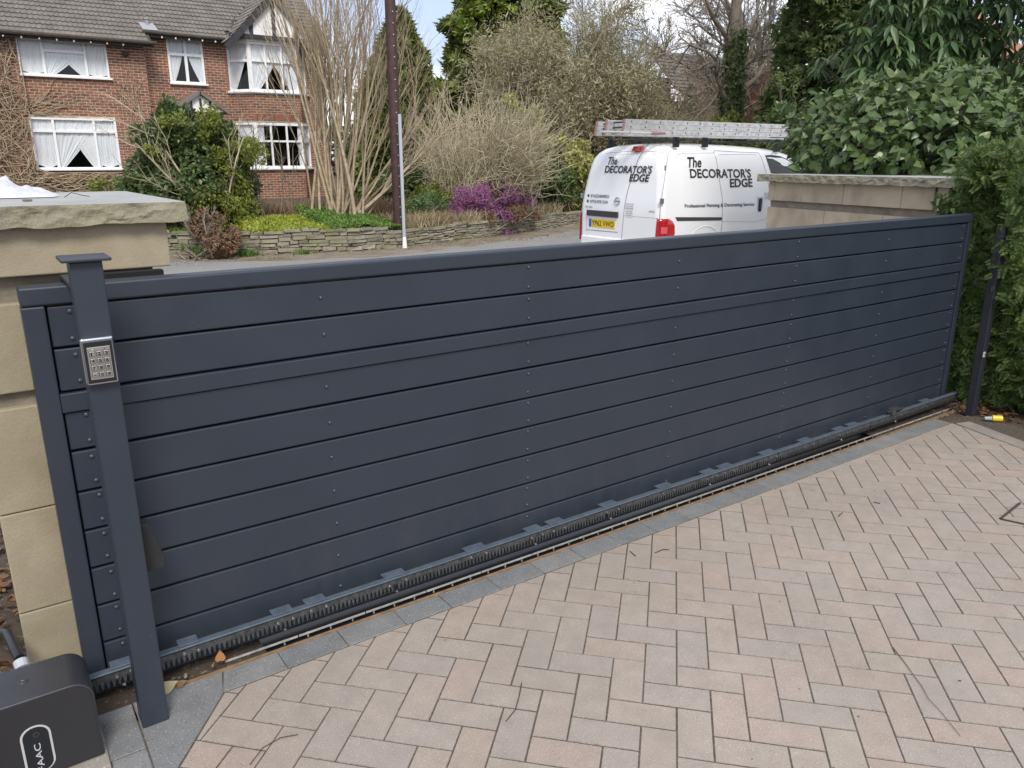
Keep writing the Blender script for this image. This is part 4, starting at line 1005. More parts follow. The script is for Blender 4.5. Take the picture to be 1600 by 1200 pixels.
# ------------------------------------------------------------------ dry-stone retaining walls
def rough_box(seed):
    rs = random.Random(seed); c = .09
    P = []
    for y, s in ((0, .93), (.10, 1.0), (1, 1.0)):
        for x, z in ((-.5, 0), (-.5 + c, -.0), (.5 - c, 0), (.5, 0), (.5, 1), (.5 - c, 1), (-.5 + c, 1), (-.5, 1)):
            jx = rs.uniform(-.03, .03); jz = rs.uniform(-.07, .07); jy = rs.uniform(-.06, .05) if y < .5 else 0
            P.append((x * s + jx, y + jy, .5 + (z - .5) * s + jz))
    F = [(0, 1, 6, 7), (1, 2, 5, 6), (2, 3, 4, 5)]
    for a in (0, 8):
        for k in range(8): F.append((a + k, a + 8 + k, a + 8 + (k + 1) % 8, a + (k + 1) % 8))
    me = pydata(P, [f[::-1] for f in F] if False else F); me['c'] = (0, 0, .5); return me
WSTONE = stone_mat('weathered_wall_stone', [(.30, .275, .20), (.34, .31, .23), (.26, .24, .175), (.37, .345, .265), (.29, .265, .20), (.22, .20, .155)], ((.36, .34, .27), (.09, .085, .06)), .95, .4, 6, 45, .8, 18, moss=((.15, .155, .06), 3, .50, .6))
smesh = [rough_box(i) for i in range(10)]
for s in smesh: s.materials.append(WSTONE)
def stone_wall(x0, x1, name, label, top, seed, run=0.0, rh=(.042, .085)):
    rs = random.Random(seed); T = thing(name, label, 'stone wall', (x0, wall_y(x0), -.08), 'dry-stone walls along the verge')
    # arc-length table
    N = 400; X = [x0 + (x1 - x0) * i / N for i in range(N + 1)]; S = [0]
    for a, b in zip(X, X[1:]): S.append(S[-1] + math.hypot(b - a, wall_y(b) - wall_y(a)))
    def at(s):
        s = max(0, min(S[-1], s)); i = min(N - 1, next((k for k in range(N) if S[k + 1] >= s), N - 1))
        t = (s - S[i]) / max(1e-6, S[i + 1] - S[i]); x = X[i] + (X[i + 1] - X[i]) * t
        dx = X[i + 1] - X[i]; dy = wall_y(X[i + 1]) - wall_y(X[i]); return x, wall_y(x), math.atan2(dy, dx)
    its = []; z = -.10; zt = top(x0)
    while z < zt + .02:
        h = rs.uniform(*rh); s = -rs.uniform(0, .2); last = z + h > zt
        while s < S[-1]:
            w = rs.uniform(.13, .42) * (1.15 if last else 1); w = min(w, max(.1, S[-1] - s + .03)); x, y, a = at(s + w / 2)
            if z < top(x):
                wob = .018 * math.sin(x * 2.1 + seed) + .012 * math.sin(x * 5.3)
                M = Matrix.Translation((x, y + rs.uniform(-.012, .014) + (-.02 if last else 0), z + wob + rs.uniform(-.004, .004))) @ Matrix.Rotation(a + rs.uniform(-.02, .02), 4, 'Z') @ Matrix.Rotation(rs.uniform(-.02, .02), 4, 'Y') @ Matrix.Diagonal((w - .012, .22, h - rs.uniform(.006, .014), 1))
                its.append((rs.choice(smesh), M))
            s += w
        z += h
    pieces(T, 'stone', its, WSTONE)
    V = []; F = []
    for i in range(0, N + 1, 8): x, y, a = X[i], wall_y(X[i]), 0; V += [(x, y + .05, -.12), (x, y + .05, top(x) - .03), (x, y + .24, top(x) - .03)]
    n = len(V) // 3
    for i in range(n - 1): F += [(i * 3, i * 3 + 3, i * 3 + 4, i * 3 + 1), (i * 3 + 1, i * 3 + 4, i * 3 + 5, i * 3 + 2)]
    link(pydata(V, F), 'wall_core', BARK_DARK, T)
stone_wall(0.2, 6.98, 'retaining_wall', 'low mossy dry-stone retaining wall left of the tall wooden pole', lambda x: .325 if x < 6.3 else .325 - (x - 6.3) * .16, 3)
stone_wall(7.06, 17.5, 'retaining_wall', 'low dry-stone retaining wall curving away from the pole towards the van', lambda x: .275 - .004 * (x - 7), 8, rh=(.030, .062))

# ------------------------------------------------------------------ vegetation tools
def unit(a): return a / np.maximum(np.linalg.norm(a, axis=-1, keepdims=True), 1e-9)
def rnd(n, s=1.0): return RNG.normal(size=(n, 3)) * s
LT = {
 'rhomb': (np.array([(0, 0, 0), (.32, .45, .06), (0, 1, 0), (-.32, .45, .06)]), [(0, 1, 2), (0, 2, 3)]),
 'tri': (np.array([(-.25, 0, 0), (.25, 0, 0), (0, 1, .05)]), [(0, 1, 2)]),
 'lance': (np.array([(0, 0, 0), (.13, .3, .05), (.11, .68, .02), (0, 1, -.14), (-.11, .68, .02), (-.13, .3, .05), (0, .5, -.01)]), [(0, 1, 6), (1, 2, 6), (2, 3, 6), (3, 4, 6), (4, 5, 6), (5, 0, 6)]),
 'ivy': (np.array([(0, .30, 0), (0, 0.02, .0), (.26, -.05, .03), (.44, .18, .06), (.40, .40, .05), (.30, .60, .04), (.16, .80, .01), (0, 1.06, -.07), (-.16, .80, .01), (-.30, .60, .04), (-.40, .40, .05), (-.44, .18, .06), (-.26, -.05, .03)]), [(0, i, i % 12 + 1) for i in range(1, 13)]),
 'ovate': (np.array([(0, 0, 0), (.22, .15, .04), (.30, .42, .05), (.17, .75, .02), (0, 1, -.05), (-.17, .75, .02), (-.30, .42, .05), (-.22, .15, .04), (0, .45, 0)]), [(8, i, (i + 1) % 8) for i in range(8)]),
}
def spray(nn=9, w=.055):
    V = [(-.006, 0, 0), (.006, 0, 0), (0, 1, -.05)]; F = [(0, 1, 2)]
    for i in range(nn):
        y = .06 + .86 * i / nn; L = .30 * (1 - .55 * i / nn) + .05
        for s in (-1, 1):
            b = len(V); V += [(0, y, 0), (s * L * .55, y + L * .35 + w * .9, .02), (s * L, y + L * .62, -.01), (s * L * .6, y + L * .30 - w * .3, .015)]
            F += [(b, b + 1, b + 2), (b, b + 2, b + 3)]
    return np.array(V), F
def plume():
    V = []; F = []
    for a, L in ((-1.05, .62), (-.5, .85), (0, 1.0), (.5, .85), (1.05, .62)):
        b = len(V); c, s = math.cos(a), math.sin(a); w = .15
        V += [(0, 0, 0), (s * L * .5 + c * w, c * L * .5 - s * w, .05), (s * L, c * L, -.12 * L), (s * L * .5 - c * w, c * L * .5 + s * w, .05)]
        F += [(b, b + 1, b + 2), (b, b + 2, b + 3)]
    return np.array(V), F
LT['plume'] = plume()
LT['yew'] = spray(9); LT['frond'] = spray(5, .09); LT['cypress'] = spray(4, .16)
def leaves(kind, pos, axis, nrm, size, wid=None):
    """returns V, F arrays"""
    T, tf = LT[kind]; n = len(pos); ax = unit(axis); nr = unit(nrm - ax * (nrm * ax).sum(1, keepdims=True)); sx = np.cross(ax, nr)
    s = np.asarray(size).reshape(-1, 1, 1) * np.ones((n, 1, 1)); w = np.ones((n, 1, 1)) if wid is None else np.asarray(wid).reshape(-1, 1, 1)
    V = pos[:, None, :] + s * (sx[:, None, :] * T[None, :, 0:1] * w + ax[:, None, :] * T[None, :, 1:2] + nr[:, None, :] * T[None, :, 2:3])
    F = np.asarray(tf)[None] + (np.arange(n) * len(T))[:, None, None]
    return V.reshape(-1, 3), F.reshape(-1, 3)
def build_leaves(name, kind, pos, axis, nrm, size, mat, parent, kindtag=None, wid=None):
    V, F = leaves(kind, pos, axis, nrm, size, wid); return link(npmesh(V, F, 3), name, mat, parent, kindtag)
def clump_points(centers, radii, n, shell=.55):
    """points in many small clumps, more at the outside; returns pos, outward"""
    centers = np.asarray(centers, float); radii = np.asarray(radii, float)
    if radii.ndim == 1: radii = np.repeat(radii[:, None], 3, 1)
    w = radii.prod(1) ** (2 / 3); idx = RNG.choice(len(centers), n, p=w / w.sum())
    d = unit(rnd(n)); r = shell + (1 - shell) * RNG.random((n, 1)) ** .5
    return centers[idx] + d * r * radii[idx], d
def sub_clumps(c, r, k, sz, flat=1.0):
    """k clumps spread through an ellipsoid"""
    c = np.asarray(c, float); r = np.asarray(r, float); d = unit(rnd(k)); t = RNG.random((k, 1)) ** .4
    return c + d * t * r, sz * RNG.uniform(.6, 1.25, k)
def tubes_np(paths, sides=3):
    VV = []; FF = []; n0 = 0; ang = np.arange(sides) * 2 * math.pi / sides
    cs = np.cos(ang)[None, :, None]; sn = np.sin(ang)[None, :, None]
    for P, r0, r1 in paths:
        P = np.asarray(P); m = len(P); T = np.gradient(P, axis=0); T = unit(T)
        ref = np.array([.31, .17, .93]) if abs(T[0, 2]) < .8 else np.array([.93, .1, .2])
        A = unit(np.cross(T, ref)); B = np.cross(T, A); rr = np.linspace(r0, r1, m)[:, None, None]
        VV.append((P[:, None, :] + rr * (A[:, None, :] * cs + B[:, None, :] * sn)).reshape(-1, 3))
        i = np.arange(m - 1)[:, None] * sides; k = np.arange(sides)[None, :]; k2 = (k + 1) % sides
        FF.append(np.stack([i + k, i + k2, i + sides + k2, i + sides + k], -1).reshape(-1, 4) + n0); n0 += m * sides
    return np.concatenate(VV), np.concatenate(FF)
def build_tubes(name, paths, mat, parent, sides=3, kind=None):
    V, F = tubes_np(paths, sides); return link(npmesh(V, F, 4, True), name, mat, parent, kind)
def path(p, d, L, n=5, wob=.15, curl=(0, 0, 0)):
    p = np.array(p, float); d = unit(np.array(d, float)); P = [p]; cu = np.array(curl)
    for i in range(n): d = unit(d + RNG.normal(size=3) * wob + cu); p = p + d * L / n; P.append(p)
    return np.array(P), d
RMIN = [0.0]
def grow(p, d, L, r, lv, kids, out, spread=.6, ratio=.62, wob=.12, curl=(0, 0, .02), rr=.55, tips=None, nseg=4, start=.25):
    r = max(r, RMIN[0]); P, de = path(p, d, L, nseg, wob, curl); out.setdefault(lv, []).append((P, r, r * rr))
    if lv == 0:
        if tips is not None: tips.append(P[-1])
        return
    k = kids[lv - 1] if isinstance(kids, (list, tuple)) else kids
    for i in range(k):
        t = start + (1 - start) * (i + RNG.random()) / k; j = min(nseg - 1, int(t * nseg)); f = t * nseg - j
        q = P[j] + (P[j + 1] - P[j]) * f; T = unit(P[j + 1] - P[j]); s = unit(np.cross(T, RNG.normal(size=3)))
        grow(q, unit(T + s * spread * RNG.uniform(.6, 1.35)), L * ratio * RNG.uniform(.7, 1.2), r * .55 * (1 - .3 * t), lv - 1, kids, out, spread, ratio, wob, curl, rr, tips, nseg, start)

G_DARK = leaf_mat('dark_glossy_leaf', [(.10, .155, .05), (.14, .20, .06), (.08, .13, .045), (.20, .26, .08)], .4, .35, .5)
G_MID = leaf_mat('mid_green_leaf', [(.09, .145, .04), (.13, .19, .05), (.07, .12, .035), (.17, .22, .06)], .5, .3)
G_YEL = leaf_mat('yellow_green_leaf', [(.25, .29, .05), (.31, .34, .06), (.18, .24, .045), (.33, .32, .08)], .5, .35)
G_LIME = leaf_mat('lime_creeping_leaf', [(.36, .42, .05), (.44, .48, .07), (.25, .34, .05)], .5, .35, .5, 2.5, .25)
G_GRN = leaf_mat('green_creeping_leaf', [(.16, .28, .06), (.22, .35, .07), (.12, .22, .05)], .5, .35, .5, 2.5)
G_VAR = leaf_mat('variegated_leaf', [(.52, .50, .12), (.62, .58, .22), (.38, .40, .08), (.18, .25, .05), (.62, .60, .26)], .45, .3)
G_CON = leaf_mat('dark_conifer_spray', [(.10, .145, .045), (.145, .195, .06), (.085, .125, .045), (.18, .21, .07)], .6, .25, .3, 1.2, .4)
G_CONB = leaf_mat('bright_conifer_spray', [(.22, .30, .035), (.34, .40, .05), (.13, .20, .035), (.12, .17, .04)], .55, .3, .4, .5, .6)
G_YEW = leaf_mat('yew_spray', [(.10, .165, .045), (.155, .235, .06), (.06, .11, .036), (.26, .34, .085)], .45, .3, .4, 9, .4)
G_IVY = leaf_mat('ivy_leaf', [(.075, .135, .038), (.11, .18, .05), (.055, .105, .034), (.16, .22, .065), (.10, .155, .055)], .36, .2, .5, 5, .35)
G_LAU = leaf_mat('drooping_leaf', [(.08, .15, .058), (.11, .185, .07), (.06, .12, .045), (.14, .20, .065)], .42, .25, .45, 2, .35)
HEATH = leaf_mat('heather_flower', [(.32, .11, .27), (.40, .16, .33), (.25, .08, .19), (.45, .22, .37)], .8, .2)
STRAW = leaf_mat('dry_grass', [(.42, .34, .21), (.34, .26, .15), (.48, .40, .25), (.30, .23, .14)], .8, .25)
RUSSET = leaf_mat('russet_twiggy_growth', [(.24, .14, .085), (.31, .20, .12), (.19, .115, .07)], .85, .2)

# ------------------------------------------------------------------ clipped yew hedge, right foreground
hed = thing('yew_hedge', 'dense clipped dark green hedge filling the right edge beside the driveway', 'hedge', (5.6, 0.8, 0))
HX0, HY1, HZ = 5.28, 2.50, 1.62
def bulge(y, z): return .03 * noise.noise(Vector((y * 14, z * 14, 3))) + .06 * noise.noise(Vector((y * 1.7, z * 1.9, 2))) + .04 * noise.noise(Vector((y * 5, z * 5, 7)))
pos = []; nrm = []
def hs(n, f, nn):
    for _ in range(n):
        p = f(); pos.append(p); nrm.append(nn)
def dep(): return abs(random.gauss(0, .05)) - .045
def fx():
    y = random.uniform(.2, HY1); z = random.uniform(.03, HZ); round_ = max(0, (z - HZ + .15)) ** 2 * 3 + max(0, .25 - z) * .3
    return (HX0 + bulge(y, z) + dep() + round_, y, z)
hs(13500, fx, (-1, 0, .25))
def fy():
    x = random.uniform(HX0, 6.9); z = random.uniform(.03, HZ); return (x, HY1 + bulge(x, z) - dep(), z)
hs(2200, fy, (0, 1, .25))
def ft():
    x = random.uniform(HX0, 6.9); y = random.uniform(.2, HY1); return (x, y, HZ - .03 + bulge(x, y) * .5 - dep() - max(0, HX0 + .15 - x) * .6)
hs(7500, ft, (-.1, 0, .45))
def fover():
    y = random.uniform(2.15, 2.50); z = random.uniform(1.40, HZ); return (5.16 + random.uniform(-.02, .30) + bulge(y, z), y, z)
hs(700, fover, (-1, -.3, .25))
def flow():      # thin lower growth round the catch post
    z = random.uniform(.05, 1.1); return (5.16 + random.uniform(.0, .2) + .06 * noise.noise(Vector((z * 6, 1, 1))), random.uniform(1.9, 2.35), z)
hs(160, flow, (-1, -.1, .25))
def ftop():
    z = random.uniform(.75, 1.5); return (5.02 + random.uniform(.0, .25) + .05 * noise.noise(Vector((z * 6, 1, 1))), random.uniform(1.98, 2.16), z)
hs(560, ftop, (-1, -.1, .2))
def fmid():
    z = random.uniform(.25, 1.0); return (5.12 + random.uniform(.0, .2), random.uniform(1.7, 2.1), z)
hs(350, fmid, (-1, -.1, .2))
pos = np.array(pos); nrm = np.array(nrm, float); n = len(pos)
nn = unit(nrm + rnd(n, .45)); ax = unit(nrm * .55 + rnd(n, .6) + np.array([0, 0, -.10]))
V, F = leaves('yew', pos, ax, nn, RNG.uniform(.045, .095, n))
link(npmesh(V, F, 3), 'foliage', G_YEW, hed)
cf = MB(); cf.box(HX0 + .13, 6.9, .1, HY1 - .10, 0.0, HZ - .12); cf.build('shade_core', leaf_mat('hedge_shade', [(.012, .018, .009)], .9, 0), hed)  # solid block, shade inside the hedge put into its near-black colour
out = {}
for i in range(12): grow((5.42 + random.random() * .3, random.uniform(.4, 2.4), 0), (random.uniform(-.1, .1), 0, 1), .8, .014, 2, [4, 5], out, .5, .5)
build_tubes('branch', out[2] + out[1] + out[0], BARK_DARK, hed, 4)

# ------------------------------------------------------------------ ivy mound on the sandstone wall (each large leaf its own object)
def leaf_pieces(parent, kind, pos, axis, nrm, size, mat, limit=290, name='leaf'):
    """the largest-showing leaves as objects sharing one mesh, the rest one stuff mesh"""
    T, tf = LT[kind]; me = pydata(T, [tuple(f) for f in tf], True); me.materials.append(mat)
    view = np.array(CAM); d = np.linalg.norm(pos - view, axis=1); nr = unit(nrm - unit(axis) * (nrm * unit(axis)).sum(1, keepdims=True))
    face = np.abs((unit(view - pos) * nr).sum(1)); inf = np.array([1.0 if (q := proj(p)) and 0 < q[0] < 1600 and 0 < q[1] < 1200 else 0 for p in pos])
    # prefer leaves nearest the viewer: bin by screen cell, nearest in front
    sc = inf * face * size / d; cell = {}
    for i, p in enumerate(pos):
        if inf[i]:
            q = proj(p); k = (int(q[0] // 9), int(q[1] // 9))
            if k not in cell or d[i] < d[cell[k]]: cell[k] = i
    front = np.zeros(len(pos)); front[list(cell.values())] = 1
    order = np.argsort(-(sc * (front + .02)))[:limit]; ks = np.zeros(len(pos), bool); ks[order] = True
    ax = unit(axis); sx = np.cross(ax, nr)
    for i in order:
        o = bpy.data.objects.new(name, me); COL.objects.link(o); o.parent = parent; o.matrix_parent_inverse = Matrix.Translation(-WLOC[parent.name])
        M = Matrix((sx[i], ax[i], nr[i])).transposed().to_4x4(); s = float(size[i]); M = Matrix.Translation(pos[i]) @ M @ Matrix.Scale(s, 4); o.matrix_basis = M
    r = ~ks; V, F = leaves(kind, pos[r], axis[r], nrm[r], size[r]); link(npmesh(V, F, 3), name + '_mass', mat, parent, 'stuff')
ivy = thing('ivy_bush', 'big mound of glossy lobed ivy leaves spilling over the right-hand sandstone wall', 'ivy', (7.2, 4.0, 0))
C = []; Rr = []
# silhouette points: (x, y, z, r) in the world, measured along the wall top
for x, y, z, r in [(6.30, 4.15, 1.58, .28), (6.25, 3.75, 1.70, .34), (6.35, 3.3, 1.66, .36), (6.6, 4.3, 1.72, .38), (6.5, 3.8, 1.85, .38), (6.6, 3.35, 1.80, .40), (6.45, 2.95, 1.60, .25), (6.9, 4.6, 1.82, .40), (6.9, 4.1, 1.90, .40), (7.0, 3.6, 1.92, .42), (7.0, 3.15, 1.75, .38), (6.75, 2.9, 1.58, .22), (6.15, 4.2, 1.48, .18), (6.1, 3.5, 1.52, .20), (6.15, 2.95, 1.50, .20), (7.4, 3.7, 1.9, .5), (7.3, 3.1, 1.7, .40)]:
    C.append((x, y, z)); Rr.append(r)
p, o = clump_points(C, Rr, 5200, .75); keep = (p[:, 2] > 1.44) & ~((p[:, 0] < 6.15) & (p[:, 2] < 1.47)); p, o = p[keep], o[keep]; n = len(p)
ax = unit(o * .5 + rnd(n, .6) + np.array([0, 0, -.6])); nr = unit(o + rnd(n, .6) + np.array([-.2, -.2, .45]))
leaf_pieces(ivy, 'ivy', p, ax, nr, RNG.uniform(.045, .098, n), G_IVY)
out = {}
for i in range(14): grow((6.5 + random.uniform(-.2, .5), 3.6 + random.uniform(-.7, .8), 1.3), (random.uniform(-.4, .4), random.uniform(-.5, .5), 1), .45, .02, 2, [5, 5], out, .7, .55)
build_tubes('stem', out[2] + out[1] + out[0], BARK_DARK, ivy, 4)
# ivy running down the pier behind the catch post
iv2 = thing('climbing_ivy', 'small-leaved ivy climbing the dark gap between the gate end and the hedge', 'ivy', (5.3, 2.5, 0))
n = 1500; z = RNG.uniform(0, 1.36, n); pos = np.stack([RNG.uniform(5.14, 5.75, n), 2.62 - RNG.random(n) ** 2 * .12, z], 1)
ax = unit(rnd(n, .5) + np.array([0, 0, -.8])); nr = unit(rnd(n, .4) + np.array([-.5, -1, .3]))
leaf_pieces(iv2, 'ivy', pos, ax, nr, RNG.uniform(.025, .05, n), G_IVY, 120)

# ------------------------------------------------------------------ tree with long drooping leaves, top right
tr2 = thing('drooping_leaf_tree', 'broadleaf evergreen with whorls of long drooping leaves above the ivy at top right', 'tree', (9.6, 4.6, 0))
out = {}; tips = []
RNG = np.random.default_rng(21)
for d, L in (((.1, .1, 1), 3.4), ((-.35, .3, 1), 3.0), ((.5, -.25, 1), 3.2), ((-.1, -.35, 1), 2.8)):
    grow((9.6, 4.6, 0), d, L, .07, 3, [6, 5, 6], out, .75, .52, .08, (0, 0, .03), .5, tips, 5, .35)
build_tubes('trunk', out[3], BARK_DARK, tr2, 8); build_tubes('limb', out[2], BARK_DARK, tr2, 5); build_tubes('twig', out[1] + out[0], BARK_DARK, tr2, 3)
ck = [(7.95, 4.75, 2.85, .40), (8.2, 4.7, 3.2, .42), (7.75, 4.7, 2.45, .30), (8.3, 4.5, 2.45, .35), (8.75, 5.0, 2.75, .40), (9.1, 4.6, 3.6, .5), (9.5, 4.6, 3.2, .45), (9.9, 4.5, 3.7, .55), (10.3, 4.6, 2.9, .5), (10.6, 4.2, 2.4, .45), (10.2, 4.2, 2.1, .38), (11.0, 4.3, 3.3, .55), (11.2, 4.0, 2.7, .5), (10.9, 3.8, 1.95, .5), (11.6, 4.0, 3.8, .6), (9.2, 5.0, 4.2, .6), (10.3, 5.0, 4.4, .7), (8.3, 5.2, 3.9, .5), (9.7, 4.9, 2.45, .28), (11.6, 3.6, 2.3, .5), (10.4, 3.6, 1.7, .40), (9.9, 3.9, 1.65, .30), (11.2, 3.3, 1.7, .45)]
cc = np.array([c[:3] for c in ck]); cr = np.array([c[3] for c in ck]); cp, co = clump_points(cc, cr * 1.05, 1150, .35)
cp = np.concatenate([cp, np.array(tips)[RNG.choice(len(tips), 260)]])
P_ = []; A_ = []; N_ = []; S_ = []
for c in cp:       # a whorl of 6-8 leaves
    k = RNG.integers(6, 9); ph = RNG.random() * 6.28; tilt = RNG.normal(size=3) * .25
    for j in range(k):
        a = ph + j * 6.283 / k; d = np.array([math.cos(a), math.sin(a), RNG.uniform(-1.5, -.35)]) + tilt
        P_.append(c + d * .01); A_.append(d); N_.append(np.array([0, 0, 1]) + RNG.normal(size=3) * .2); S_.append(RNG.uniform(.14, .24))
leaf_pieces(tr2, 'lance', np.array(P_), np.array(A_), np.array(N_), np.array(S_), G_LAU)

# ------------------------------------------------------------------ conifers
def conifer(name, label, c, r, z0, z1, n, mat, size, kind='frond', top_pow=1.0, rag=.18, seed=1, group=None, layers=None, trunk=.12):
    global RNG
    RNG = np.random.default_rng(seed)
    T = thing(name, label, 'conifer', (c[0], c[1], z0 - .05), group)
    t = 1 - np.sqrt(RNG.random(n)) if top_pow == 1 else RNG.random(n) ** top_pow
    a = RNG.random(n) * 2 * math.pi; H = z1 - z0
    lump = np.array([noise.noise(Vector((math.cos(x) * 2.1, math.sin(x) * 2.1, q * H * 1.1 + seed))) for x, q in zip(a, t)])
    rad = r * (1 - t) ** .8 * (1 + rag * 2.2 * lump) + .04; k = RNG.random(n) ** .35; k = np.where(RNG.random(n) < .75, .8 + .25 * RNG.random(n), k)
    pos = np.stack([c[0] + np.cos(a) * rad * k, c[1] + np.sin(a) * rad * k, z0 + H * t], 1)
    o = np.stack([np.cos(a), np.sin(a), np.zeros(n)], 1)
    ax = unit(o * .8 + rnd(n, .45) + np.array([0, 0, .15])); nr = unit(rnd(n, .6) + np.array([0, 0, .7]) + o * .9)
    build_leaves('foliage', kind, pos, ax, nr, RNG.uniform(.6, 1.3, n) * size, mat, T)
    m = MB().tube([(c[0], c[1], z0 - .3), (c[0], c[1], z0 + H * .9)], trunk, 8, r1=.02).build('trunk', BARK_DARK, T, smooth=True)
    ps = []
    for i in range(60):
        zz = z0 + H * RNG.random() * .85; aa = RNG.random() * 6.28; L = r * (1 - (zz - z0) / H) * .9
        ps.append((path((c[0], c[1], zz), (math.cos(aa), math.sin(aa), .2), L, 3, .1)[0], .02, .006))
    build_tubes('branch', ps, BARK_DARK, T, 3)
    return T
conifer('conifer', 'dark green cone-shaped conifer right behind the tall wooden pole', (10.85, 21.0), 1.75, .25, 5.6, 11000, leaf_mat('olive_conifer_spray', [(.15, .20, .05), (.21, .26, .065), (.11, .155, .045), (.26, .29, .08)], .6, .3, .3, 1.2, .4), .24, 'plume', 1, .16, 3)
conifer('conifer', 'smaller dark conifer showing to the right of the wooden pole behind the cone-shaped one', (13.1, 23.5), 1.1, .25, 4.1, 4000, G_CON, .22, 'plume', 1, .2, 4)
conifer('conifer', 'tall bright yellow-green conifer with feathery sprays rising above the twiggy tree', (20.3, 29.5), 3.4, .2, 13.5, 15000, G_CONB, .42, 'plume', 1, .30, 5, trunk=.25)
conifer('conifer', 'left of the two tall dark conifers at upper right, behind the ivy mound', (20.0, 13.4), 1.9, .1, 11.5, 13000, G_CON, .24, 'plume', 1, .25, 6, 'tall conifers at upper right')
conifer('conifer', 'right of the two tall dark conifers at upper right, behind the ivy mound', (22.9, 13.2), 2.1, .1, 10.5, 11000, G_CON, .24, 'plume', 1, .28, 7, 'tall conifers at upper right')

# ------------------------------------------------------------------ round shrub in front of the house
def shrub(name, label, cat, clumps, n, mat, size, kind='rhomb', seed=1, shell=.6, stems=None, smat=BARK_GREY, group=None, droop=-.1, up=.3, base=None, wid=None):
    global RNG
    RNG = np.random.default_rng(seed); cl = np.array(clumps, float)
    b = base or (cl[:, 0].mean(), cl[:, 1].mean(), cl[:, 2].min() - cl[0, 3]); T = thing(name, label, cat, tuple(float(q) for q in b), group)
    C = []; Rr = []
    for x, y, z, r in cl:
        c2, r2 = sub_clumps((x, y, z), (r, r, r * .9), 9, r * .45); C += list(c2); Rr += list(r2)
    p, o = clump_points(C, Rr, n, shell); p = p[p[:, 2] > b[2]]; o = o[:len(p)]; n = len(p)
    ctr = cl[:, :3].mean(0); o = unit(p - ctr)
    ax = unit(o * .6 + rnd(n, .6) + np.array([0, 0, droop])); nr = unit(o + rnd(n, .5) + np.array([0, 0, up]))
    build_leaves('foliage', kind, p, ax, nr, RNG.uniform(.6, 1.35, n) * size, mat, T, wid=wid)
    out = {}
    for i in range(stems or 8):
        j = RNG.integers(len(cl)); tgt = cl[j, :3] - np.array(b); grow(np.array(b) + RNG.normal(size=3) * np.array([.1, .1, 0]), tgt + RNG.normal(size=3) * .1, float(np.linalg.norm(tgt)) * 1.15, .022, 2, [6, 5], out, .6, .4, .08)
    build_tubes('stem', out[2] + out[1] + out[0], smat, T, 4)
    return T
shrub('evergreen_shrub', 'large rounded dark glossy evergreen shrub in front of the house porch', 'shrub',
      [(2.85, 15.6, 1.15, .5), (3.0, 15.7, 1.15, .55), (3.1, 15.5, 1.7, .55), (3.6, 15.7, 2.0, .55), (4.0, 15.6, 1.95, .5), (4.3, 15.6, 1.5, .55), (3.7, 15.4, 1.3, .7), (3.2, 15.4, .8, .5), (4.3, 15.5, .95, .5), (3.35, 15.6, 2.25, .32), (4.45, 15.7, 1.9, .35)], 21000, G_DARK, .08, 'ovate', 11, .6, 5, BARK_GREY)
shrub('golden_shrub', 'yellow-green small-leaved shrub growing through the front of the round evergreen', 'shrub',
      [(3.9, 15.0, 1.0, .42), (4.25, 15.0, .75, .40), (4.0, 15.0, 1.5, .35), (4.35, 15.05, 1.25, .3), (3.6, 15.1, 2.0, .25), (3.95, 15.15, 2.3, .25), (4.45, 15.0, 1.75, .32), (3.3, 15.05, 2.15, .25), (3.0, 15.0, 1.7, .2), (4.1, 14.95, .6, .4)], 10500, G_YEL, .055, 'rhomb', 12, .5, 6, BARK_PALE, base=(4.0, 15.0, .28))
shrub('low_hedge', 'low yellow-green clipped bush under the lower left house window', 'hedge',
      [(2.75, 20, .75, .40), (3.2, 20, .8, .42), (3.6, 20, .75, .42), (4.0, 20, .7, .42)], 6000, G_YEL, .08, 'rhomb', 13)
shrub('variegated_shrub', 'bright yellow variegated shrub just left of the white van', 'shrub',
      [(13.9, 16.9, .7, .6), (14.35, 17.1, 1.1, .55), (13.75, 16.9, 1.35, .55), (13.5, 17.2, 1.9, .35), (14.2, 17.1, 1.65, .42), (13.6, 16.7, .6, .45), (14.2, 16.6, .7, .45), (13.9, 16.6, 1.2, .45)], 13500, G_VAR, .10, 'rhomb', 14)
shrub('variegated_shrub', 'yellow variegated shrub peeping over the straw-coloured scrub', 'shrub',
      [(12.55, 18, 3.05, .25), (12.65, 18, 2.6, .35), (13.3, 18.1, 2.55, .35), (12.9, 18.1, 2.0, .5), (13.55, 18.1, 1.9, .4)], 3200, G_VAR, .09, 'rhomb', 15, base=(12.9, 18.1, .25))
shrub('dark_shrub', 'dark green bushy shrub between the purple heather and the yellow variegated shrub', 'shrub',
      [(12.3, 16.3, .7, .55), (12.8, 16.4, 1.1, .55), (12.4, 16.5, 1.5, .4), (13.1, 16.4, .7, .45)], 8500, G_MID, .085, 'rhomb', 16)
shrub('dark_shrub', 'very dark low shrub behind the wooden pole near the conifer foot', 'shrub',
      [(9.9, 19, .9, .6), (10.6, 19.2, .8, .6), (11.3, 19.3, 1.2, .6), (12.0, 19.5, 1.5, .6)], 7000, G_DARK, .12, 'ovate', 17)
shrub('young_shrub', 'russet and green low shrub right of the pole behind the fern', 'shrub',
      [(8.8, 16, .65, .35), (9.2, 16, .8, .35), (8.4, 16, .55, .3)], 3000, G_YEL, .07, 'rhomb', 18, smat=RUSSET)
shrub('low_evergreen', 'bright green clipped bush top showing below the ivy-clad tree trunk', 'hedge',
      [(19.7, 17.2, 2.3, .45), (20.4, 17.2, 2.35, .5), (21.1, 17.2, 2.35, .5), (20.2, 17.3, 1.4, .8), (21.2, 17.3, 1.3, .8)], 7000, G_YEL, .13, 'rhomb', 19, base=(20.4, 17.2, .2))
